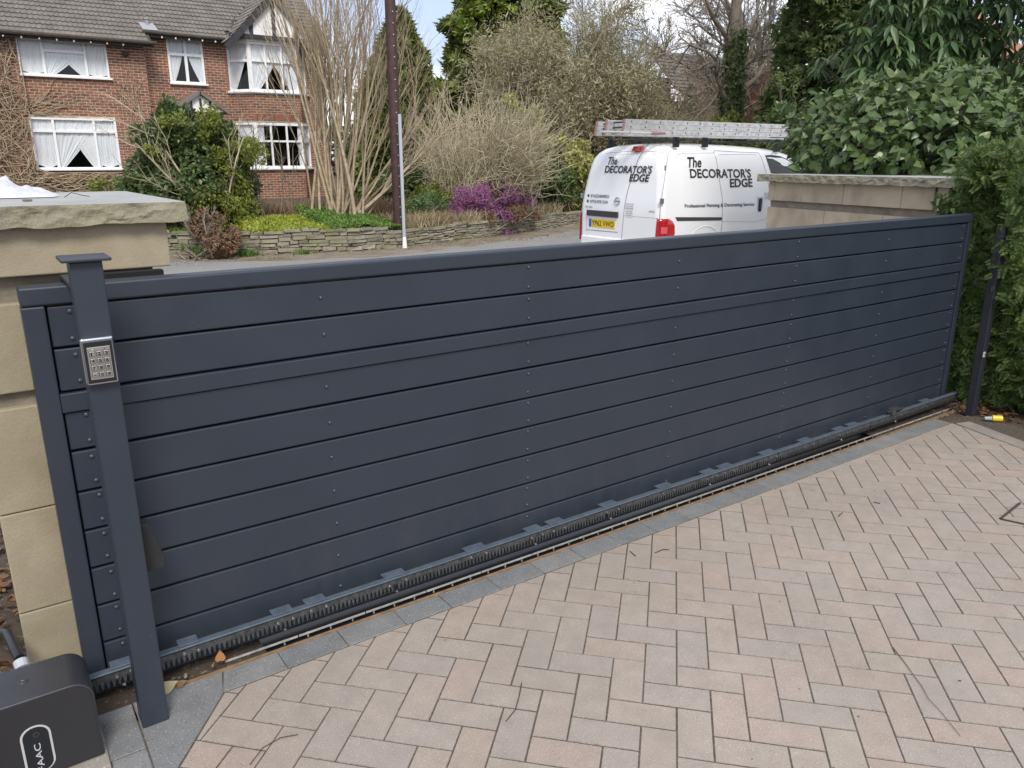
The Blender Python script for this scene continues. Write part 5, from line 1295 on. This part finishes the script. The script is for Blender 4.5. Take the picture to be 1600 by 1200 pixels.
shrub('dark_evergreen', 'dark green evergreen filling the space between the ladders and the ivy mound', 'shrub',
      [(16.9, 12.8, 1.7, .7), (17.8, 12.9, 1.6, .8), (17.2, 12.9, .8, .9), (18.6, 12.8, 1.9, .8), (17.4, 12.8, 2.3, .6)], 9500, G_DARK, .12, 'ovate', 20, base=(17.6, 12.8, .05))
shrub('fern_clump', 'fresh green leafy perennial at the foot of the garden just right of the pole', 'plant',
      [(7.9, 14.8, .55, .22), (8.2, 14.9, .65, .24), (8.5, 14.9, .6, .22)], 1300, leaf_mat('fresh_fern', [(.14, .25, .08), (.20, .32, .12), (.10, .18, .06)], .5, .35), .075, 'lance', 22, wid=None)

# brown heather clump over the wall, purple heather
def mound(name, label, cat, cl, n, mat, size, kind, seed, mat2=None, frac=.0, base=None):
    T = shrub(name, label, cat, cl, n, mat, size, kind, seed, .55, 6, BARK_GREY, base=base); return T
mound('brown_heather', 'brown dried heather clump hanging over the left stone wall', 'plant', [(3.45, 13.85, .38, .30), (3.7, 13.8, .34, .28), (3.58, 13.75, .16, .24), (3.3, 13.95, .5, .22)], 5200, RUSSET, .06, 'tri', 31, base=(3.5, 13.9, -.05))
mound('purple_heather', 'purple flowering heather mound on the garden bank near the van', 'plant', [(9.2, 14.95, .62, .38), (9.65, 14.95, .74, .42), (10.15, 15.0, .76, .40), (10.6, 15.1, .66, .36), (11.0, 15.15, .56, .30), (10.3, 14.8, .66, .36), (9.0, 14.9, .48, .28), (9.9, 14.75, .50, .36)], 20000, HEATH, .036, 'rhomb', 32, base=(9.8, 14.9, .25))
mound('russet_sedge', 'russet brown twiggy growth at the foot of the purple heather', 'plant', [(10.2, 14.62, .36, .26), (10.6, 14.72, .36, .26), (10.95, 14.85, .34, .22), (9.6, 14.5, .28, .18)], 3000, RUSSET, .06, 'tri', 33, base=(10.3, 14.7, .22))

# ground cover mats, grass
def mat_cover(name, label, poly, n, mat, h, size, seed, kind='rhomb'):
    global RNG
    RNG = np.random.default_rng(seed); (x0, x1, dy0, dy1) = poly
    x = RNG.uniform(x0, x1, n); t = RNG.random(n); y = np.array([wall_y(q) for q in x]) + dy0 + (dy1 - dy0) * t
    z = np.array([.27 + h * (.35 + .75 * math.sin(min(1, u) * 1.5)) * (.8 + .5 * noise.noise(Vector((a * 1.6, b * 1.6, 1)))) for a, b, u in zip(x, y, t)]) * np.clip((x - x0) / .3, .6, 1)
    edge = np.clip((x1 - x) / .8, 0, 1); z = .24 + (z - .24) * (.4 + .6 * edge) + RNG.random(n) * .03
    p = np.stack([x, y, z], 1); ax = unit(rnd(n, .8) + np.array([0, -.3, .5])); nr = unit(rnd(n, .5) + np.array([0, -.4, 1]))
    V, F = leaves(kind, p, ax, nr, RNG.uniform(.6, 1.3, n) * size); o = link(npmesh(V, F, 3), name, mat, None, 'stuff'); return o
mat_cover('creeping_ground_cover', '', (3.9, 6.1, .0, 1.5), 13000, G_LIME, .24, .05, 41)
mat_cover('green_ground_cover', '', (5.2, 7.05, .02, 1.9), 12000, G_GRN, .34, .05, 42)
def grass(name, pts, n_each, h, mat, seed, lean_=.35, w=.012, kind='stuff', parent=None, spread=.12):
    global RNG
    RNG = np.random.default_rng(seed); P_ = []
    for (x, y, z) in pts:
        P_.append(np.array([x, y, z]) + RNG.normal(size=(n_each, 3)) * np.array([spread, spread, 0]))
    P_ = np.concatenate(P_); n = len(P_); d = rnd(n, lean_) + np.array([0, 0, 1.0]); d = unit(d); L = RNG.uniform(.5, 1.2, (n, 1)) * h
    s = unit(np.cross(d, rnd(n))) * w; bend = rnd(n, .25) * L; bend[:, 2] *= .3
    V = np.stack([P_ - s, P_ + s, P_ + d * L * .6 + s * .7 + bend * .35, P_ + d * L * .6 - s * .7 + bend * .35, P_ + d * L + bend], 1).reshape(-1, 3)
    b = np.arange(n)[:, None] * 5; F = np.concatenate([b + np.array([[0, 1, 2]]), b + np.array([[0, 2, 3]]), b + np.array([[3, 2, 4]])])
    return link(npmesh(V, F, 3), name, mat, parent, kind)
gp = [(x, wall_y(x) + RNG.uniform(.15, 1.5), .27) for x in RNG.uniform(7.1, 12.5, 300)]
grass('dry_grass', gp, 26, .26, STRAW, 51)
gp = [(x, wall_y(x) + RNG.uniform(1.7, 3.4), .3) for x in RNG.uniform(2.5, 8.2, 330)]
grass('dry_undergrowth', gp, 22, .42, RUSSET, 52)
gp = [(x, wall_y(x) + RNG.uniform(2.0, 3.2), .3) for x in RNG.uniform(4.6, 9.0, 60)]
grass('straw_undergrowth', gp, 22, .5, STRAW, 54)
gp = [(x, wall_y(x) + RNG.uniform(.25, .9), .27) for x in RNG.uniform(2.2, 3.4, 60)]
GRASS = leaf_mat('fresh_grass', [(.12, .22, .035), (.17, .29, .05), (.09, .16, .03)], .5, .35)
grass('bank_grass', gp, 30, .12, GRASS, 53)
for i, (x, lab) in enumerate(((4.05, 'bright green grass tuft at the foot of the left stone wall, the bigger one'), (4.95, 'small green grass tuft at the foot of the left stone wall, nearer the pole'))):
    g = grass('grass_tuft', [(x, wall_y(x) - .10, -.07)], 260 if i == 0 else 130, .17 - .05 * i, GRASS, 60 + i, .5, .006, None, None, .09 - .02 * i); tag(g, lab, 'grass tuft', 'grass tufts on the verge')
g = grass('purple_sprig', [(10.05, wall_y(10.05) - .04, -.06)], 160, .13, HEATH, 66, .6, .010, None, None, .07); tag(g, 'small purple heather sprig at the foot of the right stone wall', 'plant')
g = shrub('wall_weed', 'small green weed growing from the left stone wall below the brown heather', 'plant', [(3.2, 13.98, .06, .12), (3.05, 14.1, .12, .10)], 500, G_GRN, .03, 'rhomb', 67, base=(3.15, 14.0, -.08))

# ------------------------------------------------------------------ bare multi-stemmed shrub by the pole
RNG = np.random.default_rng(5)
bs = thing('bare_shrub', 'tall bare multi-stemmed shrub with tan stems left of the wooden pole', 'shrub', (6.2, 15.0, .25))
out = {}
for i in range(30):
    a = RNG.random() * 6.28; b = np.array([6.2 + RNG.normal() * .28, 15 + RNG.normal() * .22, .25]); lean_ = RNG.normal() * .20 + .03
    grow(b, (lean_, RNG.normal() * .14, 1), RNG.uniform(2.9, 4.3), RNG.uniform(.022, .045), 3, [4, 5, 4], out, .30, .50, .035, (0, 0, .035), .35, None, 6, .3)
for i in range(7):
    grow((6.35 + RNG.normal() * .15, 15, .28), (.75 + RNG.normal() * .15, RNG.normal() * .1, .62), RNG.uniform(2.2, 3.4), .03, 3, [4, 5, 4], out, .45, .5, .06, (0, 0, .05), .35, None, 6, .3)
build_tubes('stem', out[3], BARK_TAN, bs, 6); build_tubes('branch', out[2], BARK_TAN, bs, 4); build_tubes('twig', out[1] + out[0], BARK_TAN, bs, 3)
# slim sapling stems between evergreen and house
sp_ = thing('bare_sapling', 'thin bare twiggy saplings between the round evergreen and the tan-stemmed shrub', 'shrub', (4.9, 15.4, .3))
out = {}
for i in range(9): grow((4.55 + RNG.random() * 1.0, 15.2 + RNG.random() * .4, .3), (RNG.normal() * .15, 0, 1), RNG.uniform(1.1, 1.9), .014, 3, [4, 4, 4], out, .6, .5, .08)
build_tubes('stem', out[3] + out[2], BARK_GREY, sp_, 4); build_tubes('twig', out[1] + out[0], BARK_GREY, sp_, 3)

# ------------------------------------------------------------------ straw-coloured arching scrub
RNG = np.random.default_rng(6)
sc_ = thing('arching_scrub', 'big tangled mound of pale straw-coloured arching stems behind the purple heather', 'shrub', (10.6, 16.3, .25))
ps = []; p2 = []
for i in range(2300):
    a = RNG.random() * 6.28; rb = RNG.random() ** .5; b = np.array([10.3 + math.cos(a) * 1.05 * rb, 16.3 + math.sin(a) * .9 * rb, .25])
    L = RNG.uniform(1.2, 3.5) * (1.05 - .25 * rb); d = np.array([math.cos(a) * (.12 + .25 * RNG.random()), math.sin(a) * .3, 1.0])
    P, _ = path(b, d, L, 7, .15, (math.cos(a) * .035, math.sin(a) * .04, -.11 * RNG.random()))
    if P[-1][0] > 11.75 + .3 * RNG.random() or P[-1][0] < 9.55 + .2 * RNG.random(): continue
    ps.append((P, .012, .006))
    for j in range(4):
        k = RNG.integers(2, 7); Q, _ = path(P[k], RNG.normal(size=3) + np.array([0, 0, .3]), RNG.uniform(.2, .6), 3, .25, (0, 0, -.12)); p2.append((Q, .007, .004))
build_tubes('stem', ps, BARK_PALE, sc_, 3); build_tubes('twig', p2, BARK_PALE, sc_, 3)
n = 2600; p, o = clump_points([(10.6, 16.4, 1.2), (10.0, 16.4, .9), (11.3, 16.4, 1.2)], [1.1, .8, .9], n, .2)
build_leaves('sparse_leaves', 'rhomb', p, rnd(n), rnd(n) + np.array([0, 0, 1]), RNG.uniform(.03, .055, n), G_YEL, sc_)

# ------------------------------------------------------------------ dense twiggy trees
def twig_tree(name, label, base, trunks, kids, mats, seed, L0, r0, spread=.75, ratio=.6, group=None, start=.2, sides=(8, 5, 3), curl=(0, 0, .01), wob=.14, cat='tree', rmin=.009, buds=None):
    global RNG
    RNG = np.random.default_rng(seed); T = thing(name, label, cat, base, group); out = {}; RMIN[0] = rmin; tips = []
    for d, f in trunks: grow(base, d, L0 * f, r0 * f, len(kids), kids, out, spread, ratio, wob, curl, .55, tips, 4, start)
    RMIN[0] = 0; lv = sorted(out, reverse=True)
    build_tubes('trunk', out[lv[0]], mats[0], T, sides[0]); build_tubes('limb', out[lv[1]], mats[0], T, sides[1])
    rest = []; [rest.extend(out[k]) for k in lv[2:]]
    build_tubes('twigs', rest, mats[1], T, sides[2])
    if buds:
        tp = np.array(tips); k = len(tp); q = np.repeat(tp, buds[0], 0) + rnd(k * buds[0], buds[2]); n = len(q)
        build_leaves('bud_mass', 'rhomb', q, unit(rnd(n)), unit(rnd(n)), RNG.uniform(.6, 1.4, n) * buds[1], buds[3], T, wid=np.full(n, .30))
    return T
twig_tree('twiggy_tree', 'wide dense tree of lichened grey-green twigs behind the variegated shrub', (18.3, 22.5, .2),
          [((-.5, 0, 1), 1), ((.1, -.1, 1), 1.1), ((.55, .1, 1), 1), ((-.15, .2, 1), 1.15), ((.9, -.2, .8), .95), ((-.9, -.1, .7), .85), ((.35, -.3, .9), 1.0), ((1.2, .1, .5), .7), ((-.4, -.3, .5), .8)], [7, 6, 6, 6], (BARK_OLIVE, BARK_OLIVE), 71, 3.4, .11, .85, .62, rmin=.010, buds=(5, .17, .20, leaf_mat('lichen_twig', [(.43, .40, .24), (.50, .45, .29), (.34, .35, .17), (.44, .36, .26)], .9, .2, .2, 1.0, .35)))
twig_tree('winter_tree', 'taller fine-twigged winter tree fanning out above the ladders', (23.6, 26, .2),
          [((-.25, 0, 1), 1), ((.25, .1, 1), 1.1), ((.6, 0, .8), .9), ((-.6, .1, .8), .9), ((0, -.2, 1), 1.1)], [6, 6, 6, 5], (BARK_OLIVE, BARK_OLIVE), 72, 4.4, .12, .55, .60, rmin=.012)
twig_tree('winter_tree', 'reddish brown bare thicket in front of the far pale house', (26.6, 25, .2),
          [((-.35, 0, 1), 1), ((.15, 0, 1), 1.0), ((.4, 0, .8), .8), ((0, -.2, 1), 1)], [5, 4, 5, 4], (BARK_GREY, plain('russet_twigs', (.36, .26, .18), .9)), 73, 2.9, .08, .6, .62, rmin=.014)
twig_tree('weeping_tree', 'pale weeping winter tree far behind the ivy-clad trunk', (31.0, 24, .2),
          [((-.2, 0, 1), 1.2), ((.25, 0, 1), 1.2), ((0, .2, 1), 1.3), ((.5, .1, 1), 1.1), ((-.5, 0, 1), 1.1)], [6, 6, 6, 5], (BARK_GREY, plain('grey_twigs', (.26, .24, .22), .9)), 74, 6.0, .14, .5, .55, curl=(0, 0, -.03), rmin=.016)
# ivy-clad tree
RNG = np.random.default_rng(75)
it = thing('ivy_clad_tree', 'bare tree with a thick ivy-covered trunk and spreading limbs right of centre', 'tree', (21.4, 18.0, .1))
tk = np.array([(21.4, 18, 0), (21.45, 18, 1.5), (21.38, 18, 3.0), (21.4, 18, 4.6), (21.3, 18, 6.4), (21.25, 18, 9.0)])
build_tubes('trunk', [(tk, .30, .13)], BARK_GREY, it, 12)
out = {}
def limb(p, pts, r): out.setdefault(3, []).append((np.array([p] + pts), r, r * .5)); return pts
for pts, r in [([(21.3, 18, 3.35), (20.85, 17.9, 3.6), (20.5, 17.9, 4.1), (20.3, 17.8, 4.6), (19.9, 17.8, 4.8), (19.0, 17.7, 4.9)], .085),
               ([(21.4, 18, 4.9), (21.0, 18, 5.3), (20.3, 18, 5.8), (19.7, 18, 6.5), (19.2, 18, 7.4)], .10),
               ([(21.45, 18, 3.55), (21.9, 18, 3.8), (22.5, 17.9, 4.2), (22.9, 17.9, 4.8), (23.6, 17.9, 5.3)], .10),
               ([(21.4, 18, 4.35), (22.0, 18, 4.6), (22.7, 18, 4.9), (23.6, 18, 5.5)], .085),
               ([(21.4, 18, 4.9), (21.8, 18, 5.4), (22.3, 18, 6.0), (22.5, 18, 7.4)], .09),
               ([(21.4, 18, 3.95), (21.95, 18, 4.5), (22.3, 18, 5.3), (22.75, 18, 6.4), (22.9, 18, 7.5)], .06),
               ([(21.5, 18, 3.0), (22.1, 18, 3.2), (22.8, 18, 3.5)], .06), ([(21.3, 18, 4.4), (20.8, 18, 4.45), (20.0, 18, 4.35), (19.2, 18, 4.2)], .045),
               ([(21.3, 18, 4.0), (20.8, 18, 3.7), (20.3, 18, 3.2), (19.8, 18, 2.9)], .045)]:
    P = np.array(pts, float); out.setdefault(3, []).append((P, r, r * .45))
    for k in range(1, len(P)):
        for _ in range(3): grow(P[k], unit(P[k] - P[k - 1]) + RNG.normal(size=3) * .6, .95, r * .35, 2, [5, 4], out, .7, .55, .12, (0, 0, .02))
build_tubes('limb', out[3], BARK_GREY, it, 7); build_tubes('twigs', out[2] + out[1] + out[0], BARK_GREY, it, 3)
n = 5200; zz = RNG.uniform(.2, 5.6, n); a = RNG.random(n) * 6.28; rr = .30 + .13 * np.array([noise.noise(Vector((math.cos(q) * 2, math.sin(q) * 2, w * 2))) for q, w in zip(a, zz)]) + RNG.random(n) * .14 - .02 * zz
p = np.stack([21.42 + np.cos(a) * rr, 18 + np.sin(a) * rr, zz], 1); o = np.stack([np.cos(a), np.sin(a), 0 * a], 1)
build_leaves('ivy', 'rhomb', p, unit(o * .4 + rnd(n, .5) + np.array([0, 0, -.5])), unit(o + rnd(n, .4)), RNG.uniform(.09, .16, n), G_MID, it)

# ------------------------------------------------------------------ creeper stems on the house
RNG = np.random.default_rng(81)
cr_ = thing('bare_creeper', 'leafless tan creeper stems matted over the left end of the brick house', 'climber', (1.2, 25.9, .3))
ps = []
def yfix(P, y0=25.93): P[:, 1] = y0 - np.abs(P[:, 1] - y0) * .5; return P
for i in range(520):
    x = RNG.uniform(-.4, 1.95); z = RNG.uniform(.4, 4.3); lim = 1.9 if z > 1.2 else 3.6
    P, _ = path((min(x, lim), 25.93 - RNG.random() * .16, z), (RNG.normal() * .5, 0, RNG.normal() * .9), RNG.uniform(.5, 1.6), 6, .22); P[:, 1] = 25.95 - RNG.random() * .22
    P[:, 0] = np.minimum(P[:, 0], np.where(P[:, 2] > 1.22, 1.99, 3.9)); ps.append((P, RNG.uniform(.008, .02), .006))
for i in range(170):
    P, _ = path((RNG.uniform(1.2, 3.6), 25.9, RNG.uniform(.55, 1.15)), (1, 0, RNG.normal() * .35), RNG.uniform(.5, 1.5), 6, .2); P[:, 1] = 25.93 - RNG.random() * .25; P[:, 2] = np.clip(P[:, 2], .4, 1.2); ps.append((P, .014, .006))
for i in range(26):
    P, _ = path((RNG.uniform(1.6, 2.4), 25.93, RNG.uniform(2.75, 3.1)), (1, 0, RNG.normal() * .35 + .12), RNG.uniform(.6, 1.8), 7, .22); P[:, 1] = 25.95; P[:, 2] = np.clip(P[:, 2], 2.75, 3.7); ps.append((P, .012, .004))
for i in range(30):
    P, _ = path((RNG.uniform(4.3, 5.0), 25.93, RNG.uniform(1.4, 3.3)), (RNG.normal() * .3, 0, 1), RNG.uniform(.5, 1.6), 7, .2); P[:, 1] = 25.95; P[:, 0] = np.clip(P[:, 0], 4.22, 5.1); P[:, 2] = np.minimum(P[:, 2], 4.4); ps.append((P, .010, .003))
build_tubes('stem', ps, BARK_TAN, cr_, 4)

# ------------------------------------------------------------------ wooden pole with conduit
po = thing('telegraph_pole', 'tall dark brown wooden pole with a pale conduit at its side, behind the stone wall', 'pole', (6.945, 13.75, .2))
m = MB().tube([(6.945, 13.75, .1), (6.945, 13.75, 3.5), (6.945, 13.75, 9.0)], .105, 16, r1=.092); m.build('shaft', POLE, po, smooth=True)
m = MB().tube([(6.90, 13.46, -.09), (6.90, 13.46, 2.36)], .032, 8).build('conduit', GREYPVC, po, smooth=True)
m = MB().tube([(6.90, 13.455, -.09), (6.90, 13.455, .14)], .050, 8, r1=.034).build('conduit_foot', WHITE, po, smooth=True)
for k in range(22):
    z = .5 + k * .19; m = MB().tube([(6.925, 13.64, z), (6.935, 13.630, z)], .007, 6).build('cable_clip', WHITE, po)

# ------------------------------------------------------------------ far houses
fh = thing('pale_house', 'distant pale rendered house with brown tiled roof behind the ivy-clad trunk', 'house', (30, 34, .2))
sc = 34 / 26
def X(x): return x * sc
CREAM = plain('cream_render', (.52, .45, .32), .9, 0, .1, 2)
MB().box(X(27.8), X(36), 34, 40, 0, 1.55 + (4.15 - 1.55) * sc).build('wall', CREAM, fh)
MB().box(X(31.6), X(36), 33.9, 33.998, 0, 1.50 + (4.15 - 1.55) * sc).build('brick_panel', BR1, fh)
ze = 1.55 + (4.2 - 1.55) * sc; its = []
fe = Vector((0, math.cos(R(42)), math.sin(R(42)))); B = Matrix((Vector((1, 0, 0)), fe, Vector((1, 0, 0)).cross(fe))).transposed().to_4x4()
for r in range(13):
    for c in range(36):
        its.append((tm, Matrix.Translation((X(27.5) + c * .30, 33.6 + fe.y * r * .34, ze + fe.z * r * .34)) @ B))
V = []; 
pieces(fh, 'roof_tile', its, TILE, 120)
MB().add([(X(27.4), 33.62, ze - .04), (X(36.2), 33.62, ze - .04), (X(36.2), 37, ze - .04 + 3.38 * math.tan(R(42))), (X(27.4), 37, ze - .04 + 3.38 * math.tan(R(42)))], [(0, 1, 2, 3)]).build('roof', TILE, fh)
MB().box(X(27.4), X(36), 33.5, 33.6, ze - .16, ze - .04).build('gutter', BEAM, fh)
f = MB()
wx0, wx1, wz0, wz1 = X(31.95), X(33.3), 1.55 + (3.5 - 1.55) * sc, 1.55 + (4.14 - 1.55) * sc
f.box(wx0, wx1, 33.84, 33.89, wz0, wz0 + .07); f.box(wx0, wx1, 33.84, 33.89, wz1 - .07, wz1)
for i in range(5): x = wx0 + (wx1 - wx0 - .06) * i / 4; f.box(x, x + .06, 33.85, 33.895, wz0 + .07, wz1 - .07)
w_ = f.build('window', WHITE, fh); MB().box(wx0, wx1, 33.896, 33.899, wz0, wz1).build('pane', GLASSD, w_)
MB().box(X(28.3), X(28.8), 36.5, 37.2, 4, 1.55 + (5.3 - 1.55) * sc).build('chimney', BR2, fh)
fo = thing('red_brick_house', 'low orange brick house glimpsed between the twiggy trees above the ladders', 'house', (27, 36, .2))
MB().box(33.5, 37.3, 36, 42, 0, 3.9).build('wall', BR1, fo)
m = MB(); m.add([(33.2, 35.8, 3.85), (37.5, 35.8, 3.85), (37.5, 39, 6.0), (33.2, 39, 6.0)], [(0, 1, 2, 3)]); m.build('roof', plain('red_tile', (.24, .10, .06), .9, 0, .2, 3), fo)
fr_ = thing('red_roof_house', 'orange-roofed house glimpsed through the drooping leaves at top right', 'house', (33, 16, .1))
MB().box(29.5, 40, 16.5, 24, 0, 5.2).build('wall', BR1, fr_)
m = MB(); m.add([(29, 16, 5.1), (40.5, 16, 5.1), (40.5, 20, 8.4), (29, 20, 8.4)], [(0, 1, 2, 3)]); m.build('roof', plain('orange_tile', (.34, .14, .07), .9, 0, .2, 3), fr_)
MB().box(30.5, 31.6, 16.43, 16.47, 3.4, 4.6).build('window', WHITE, fr_)
# far belt of trees closing the horizon
RNG = np.random.default_rng(91); C = []; Rr = []
for i in range(200):
    x = -30 + 150 * i / 199; C.append((x, 62 + RNG.normal() * 3, RNG.uniform(1.0, 3.0))); Rr.append(RNG.uniform(1.6, 2.6))
for i in range(60): C.append((62 + RNG.normal() * 2, -5 + i * 1.1, RNG.uniform(1, 3.2))); Rr.append(RNG.uniform(1.5, 2.5))
p, o = clump_points(C, Rr, 42000, .7); n = len(p)
build_leaves('distant_woodland', 'rhomb', p, unit(rnd(n)), unit(o + rnd(n, .5)), RNG.uniform(.3, .55, n), leaf_mat('distant_foliage', [(.07, .085, .04), (.10, .10, .055), (.12, .10, .07)], .8, .2), None, 'stuff')

# ------------------------------------------------------------------ small things lying about
def litter(cx, cy, n, rx, ry, z, seed, name, s=(.02, .05), mat=DEADLEAF, parent=None):
    global RNG
    RNG = np.random.default_rng(seed); p = np.stack([cx + RNG.uniform(-rx, rx, n), cy + RNG.uniform(-ry, ry, n), z + RNG.random(n) * .02], 1)
    return build_leaves(name, 'ovate', p, unit(rnd(n) * np.array([1, 1, .3])), unit(rnd(n, .5) + np.array([0, 0, 1])), RNG.uniform(*s, n), mat, parent, 'stuff')
litter(5.45, 2.15, 420, .38, .40, .0, 101, 'leaf_litter', (.02, .055)); litter(-.15, 3.1, 500, .30, .75, .0, 102, 'leaf_litter', (.02, .06))
litter(5.15, 2.3, 260, .30, .12, .0, 103, 'soil_crumbs', (.006, .016), leaf_mat('pale_crumb', [(.35, .28, .2), (.2, .14, .1)], .8, .1))
litter(9, 13.6, 900, 8, .35, -.07, 104, 'verge_debris', (.02, .05), leaf_mat('verge_leaf', [(.3, .22, .15), (.15, .1, .07), (.4, .34, .26)], .8, .1))
litter(.33, 2.26, 14, .13, .02, .004, 105, 'soil_crumbs', (.008, .02), leaf_mat('pale_crumb2', [(.35, .30, .2), (.2, .14, .1)], .8, .1))
def one_leaf(p, ax, nr, s, label, mat=DEADLEAF, kind='ivy'):
    V, F = leaves(kind, np.array([p], float), np.array([ax], float), np.array([nr], float), [s]); o = link(npmesh(V, F, 3), 'fallen_leaf', mat, None); tag(o, label, 'leaf')
one_leaf((.452, 2.262, .022), (.1, .15, 1), (-.2, -1, .3), .036, 'orange dead leaf standing against the gear rack near the post', plain('orange_leaf', (.33, .15, .05), .6))
one_leaf((.27, 2.235, .008), (1, .2, .2), (0, -.5, 1), .05, 'pale yellow-brown leaf on the granite slab at the post foot', plain('straw_leaf', (.42, .36, .20), .6))
one_leaf((.315, 2.236, .006), (1, -.1, .3), (0, -.5, 1), .03, 'brown curled leaf beside the drain edge right of the post', plain('brown_leaf', (.16, .09, .05), .6))
bt = thing('yellow_bottle', 'small yellow and grey plastic bottle lying in dead leaves at the hedge foot', 'bottle', (5.02, 1.99, .02))
MB().tube([(5.055, 1.965, .022), (5.015, 2.005, .022)], .019, 14).build('cap', plain('yellow_plastic', (.75, .50, .02), .35), bt)
MB().tube([(5.014, 2.006, .020), (4.985, 2.035, .018)], .014, 12, r1=.011).build('bottle_body', plain('clear_grey_plastic', (.33, .35, .36), .3), bt)
tw = plain('dark_twig', (.05, .038, .03), .9)
def twig(pts, label, r=.0018, r1=None):
    o = MB().tube(pts, r, 5, r1=r1).build('fallen_twig', tw, None); tag(o, label, 'twig')
twig([(.40, 1.79, .003), (.447, 1.83, .004), (.50, 1.838, .006), (.545, 1.825, .003)], 'curved thin twig on the paving near the post', .0012)
twig([(3.86, 1.36, .004), (3.61, 1.335, .004)], 'thicker forked stick lying on the paving at the right edge, upper arm', .006, .005)
twig([(3.61, 1.332, .004), (3.66, 1.20, .004)], 'thicker forked stick lying on the paving at the right edge, lower arm', .0045, .003)
twig([(2.30, 1.09, .003), (2.247, 1.016, .004), (2.217, .979, .005), (2.181, .929, .004), (2.139, .888, .006), (2.114, .837, .004), (2.061, .757, .003)], 'long wiry twig on the paving at lower right', .0013, .0007)
twig([(1.189, 1.647, .003), (1.145, 1.598, .006), (1.103, 1.559, .003), (1.053, 1.535, .003)], 'bent twig lying on the paving below the middle of the gate', .0015)
twig([(2.115, 2.0, .003), (2.163, 2.0, .004), (2.182, 1.986, .003)], 'short angled twig close to the kerb strip, middle of the gate')
twig([(2.042, 2.07, .003), (2.032, 2.025, .003)], 'tiny straight twig beside the kerb strip, middle of the gate', .0015)
twig([(3.311, 1.76, .003), (3.323, 1.735, .003)], 'tiny dark twig on the paving toward the right edging', .0022)
twig([(3.04, 1.767, .003), (3.09, 1.78, .003)], 'tiny dark twig on the paving right of centre', .0018)
RNG = np.random.default_rng(110); n = 70
p = np.stack([RNG.uniform(.4, 4.3, n), RNG.uniform(.5, 2.1, n), np.full(n, .002)], 1)
build_leaves('paving_specks', 'rhomb', p, unit(rnd(n) * np.array([1, 1, .05])), np.array([[0, 0, 1.0]]) + rnd(n, .1), RNG.uniform(.004, .012, n), leaf_mat('speck', [(.06, .05, .04), (.10, .08, .05), (.6, .55, .45)], .8, 0), None, 'stuff')
# crumpled white bag on the pier coping
V = []; F = []; nx, ny = 46, 26
for j in range(ny + 1):
    for i in range(nx + 1):
        u = i / nx; v = j / ny; x = -.22 + .49 * u; y = 2.88 + .40 * v
        ed = min(1, 4.0 * min(u, 1 - u)) * min(1, 4.5 * min(v, 1 - v)); ed = ed ** .6
        q = Vector((x * 9, y * 9, 0)); h = .026 * ed * (.75 + .9 * noise.noise(q)) + .055 * abs(noise.noise(q * 2.1)) * ed + .018 * abs(noise.noise(q * 5)) * ed
        V.append((x + .02 * noise.noise(q * 1.7), y + .03 * noise.noise(q * 1.3 + Vector((3, 3, 3))), 1.4385 + h * (1.2 - .35 * u)))
for j in range(ny):
    for i in range(nx): a = j * (nx + 1) + i; F.append((a, a + 1, a + nx + 2, a + nx + 1))
m_, nt, b_ = nodes('crumpled_plastic'); b_.inputs['Roughness'].default_value = .35
g_ = nt.nodes.new('ShaderNodeNewGeometry'); sx_ = nt.nodes.new('ShaderNodeSeparateXYZ'); nt.links.new(g_.outputs['Position'], sx_.inputs[0])
mr = nt.nodes.new('ShaderNodeMapRange'); mr.inputs[1].default_value = .02; mr.inputs[2].default_value = .16; nt.links.new(sx_.outputs[0], mr.inputs[0])
nt.links.new(ramp(nt, mr.outputs[0], [(0, (.72, .58, .16)), (.55, (.74, .66, .42)), (.7, (.55, .55, .59))]), b_.inputs['Base Color'])
tag(link(pydata(V, F, True), 'plastic_bag', m_, None), 'crumpled white and yellow plastic bag lying on the coping of the left pier', 'bag')
MB().tube([(.28, 2.87, 1.4375), (.30, 2.86, 1.452), (.325, 2.85, 1.444), (.35, 2.86, 1.439)], .0012, 4).build('dry_stem', BARK_DARK, None)
tag(bpy.data.objects['dry_stem'], 'tiny curled dry stem lying on the left coping beside the bag', 'twig')
m = MB().box(-.011, .011, -.008, .008, 0, .006, Matrix.Translation((.165, 2.66, 1.437)) @ Matrix.Rotation(.4, 4, 'Z')); tag(m.build('pebble', ROUGHST, None, bevel=.002), 'small flat pebble on the left coping in front of the bag', 'pebble')
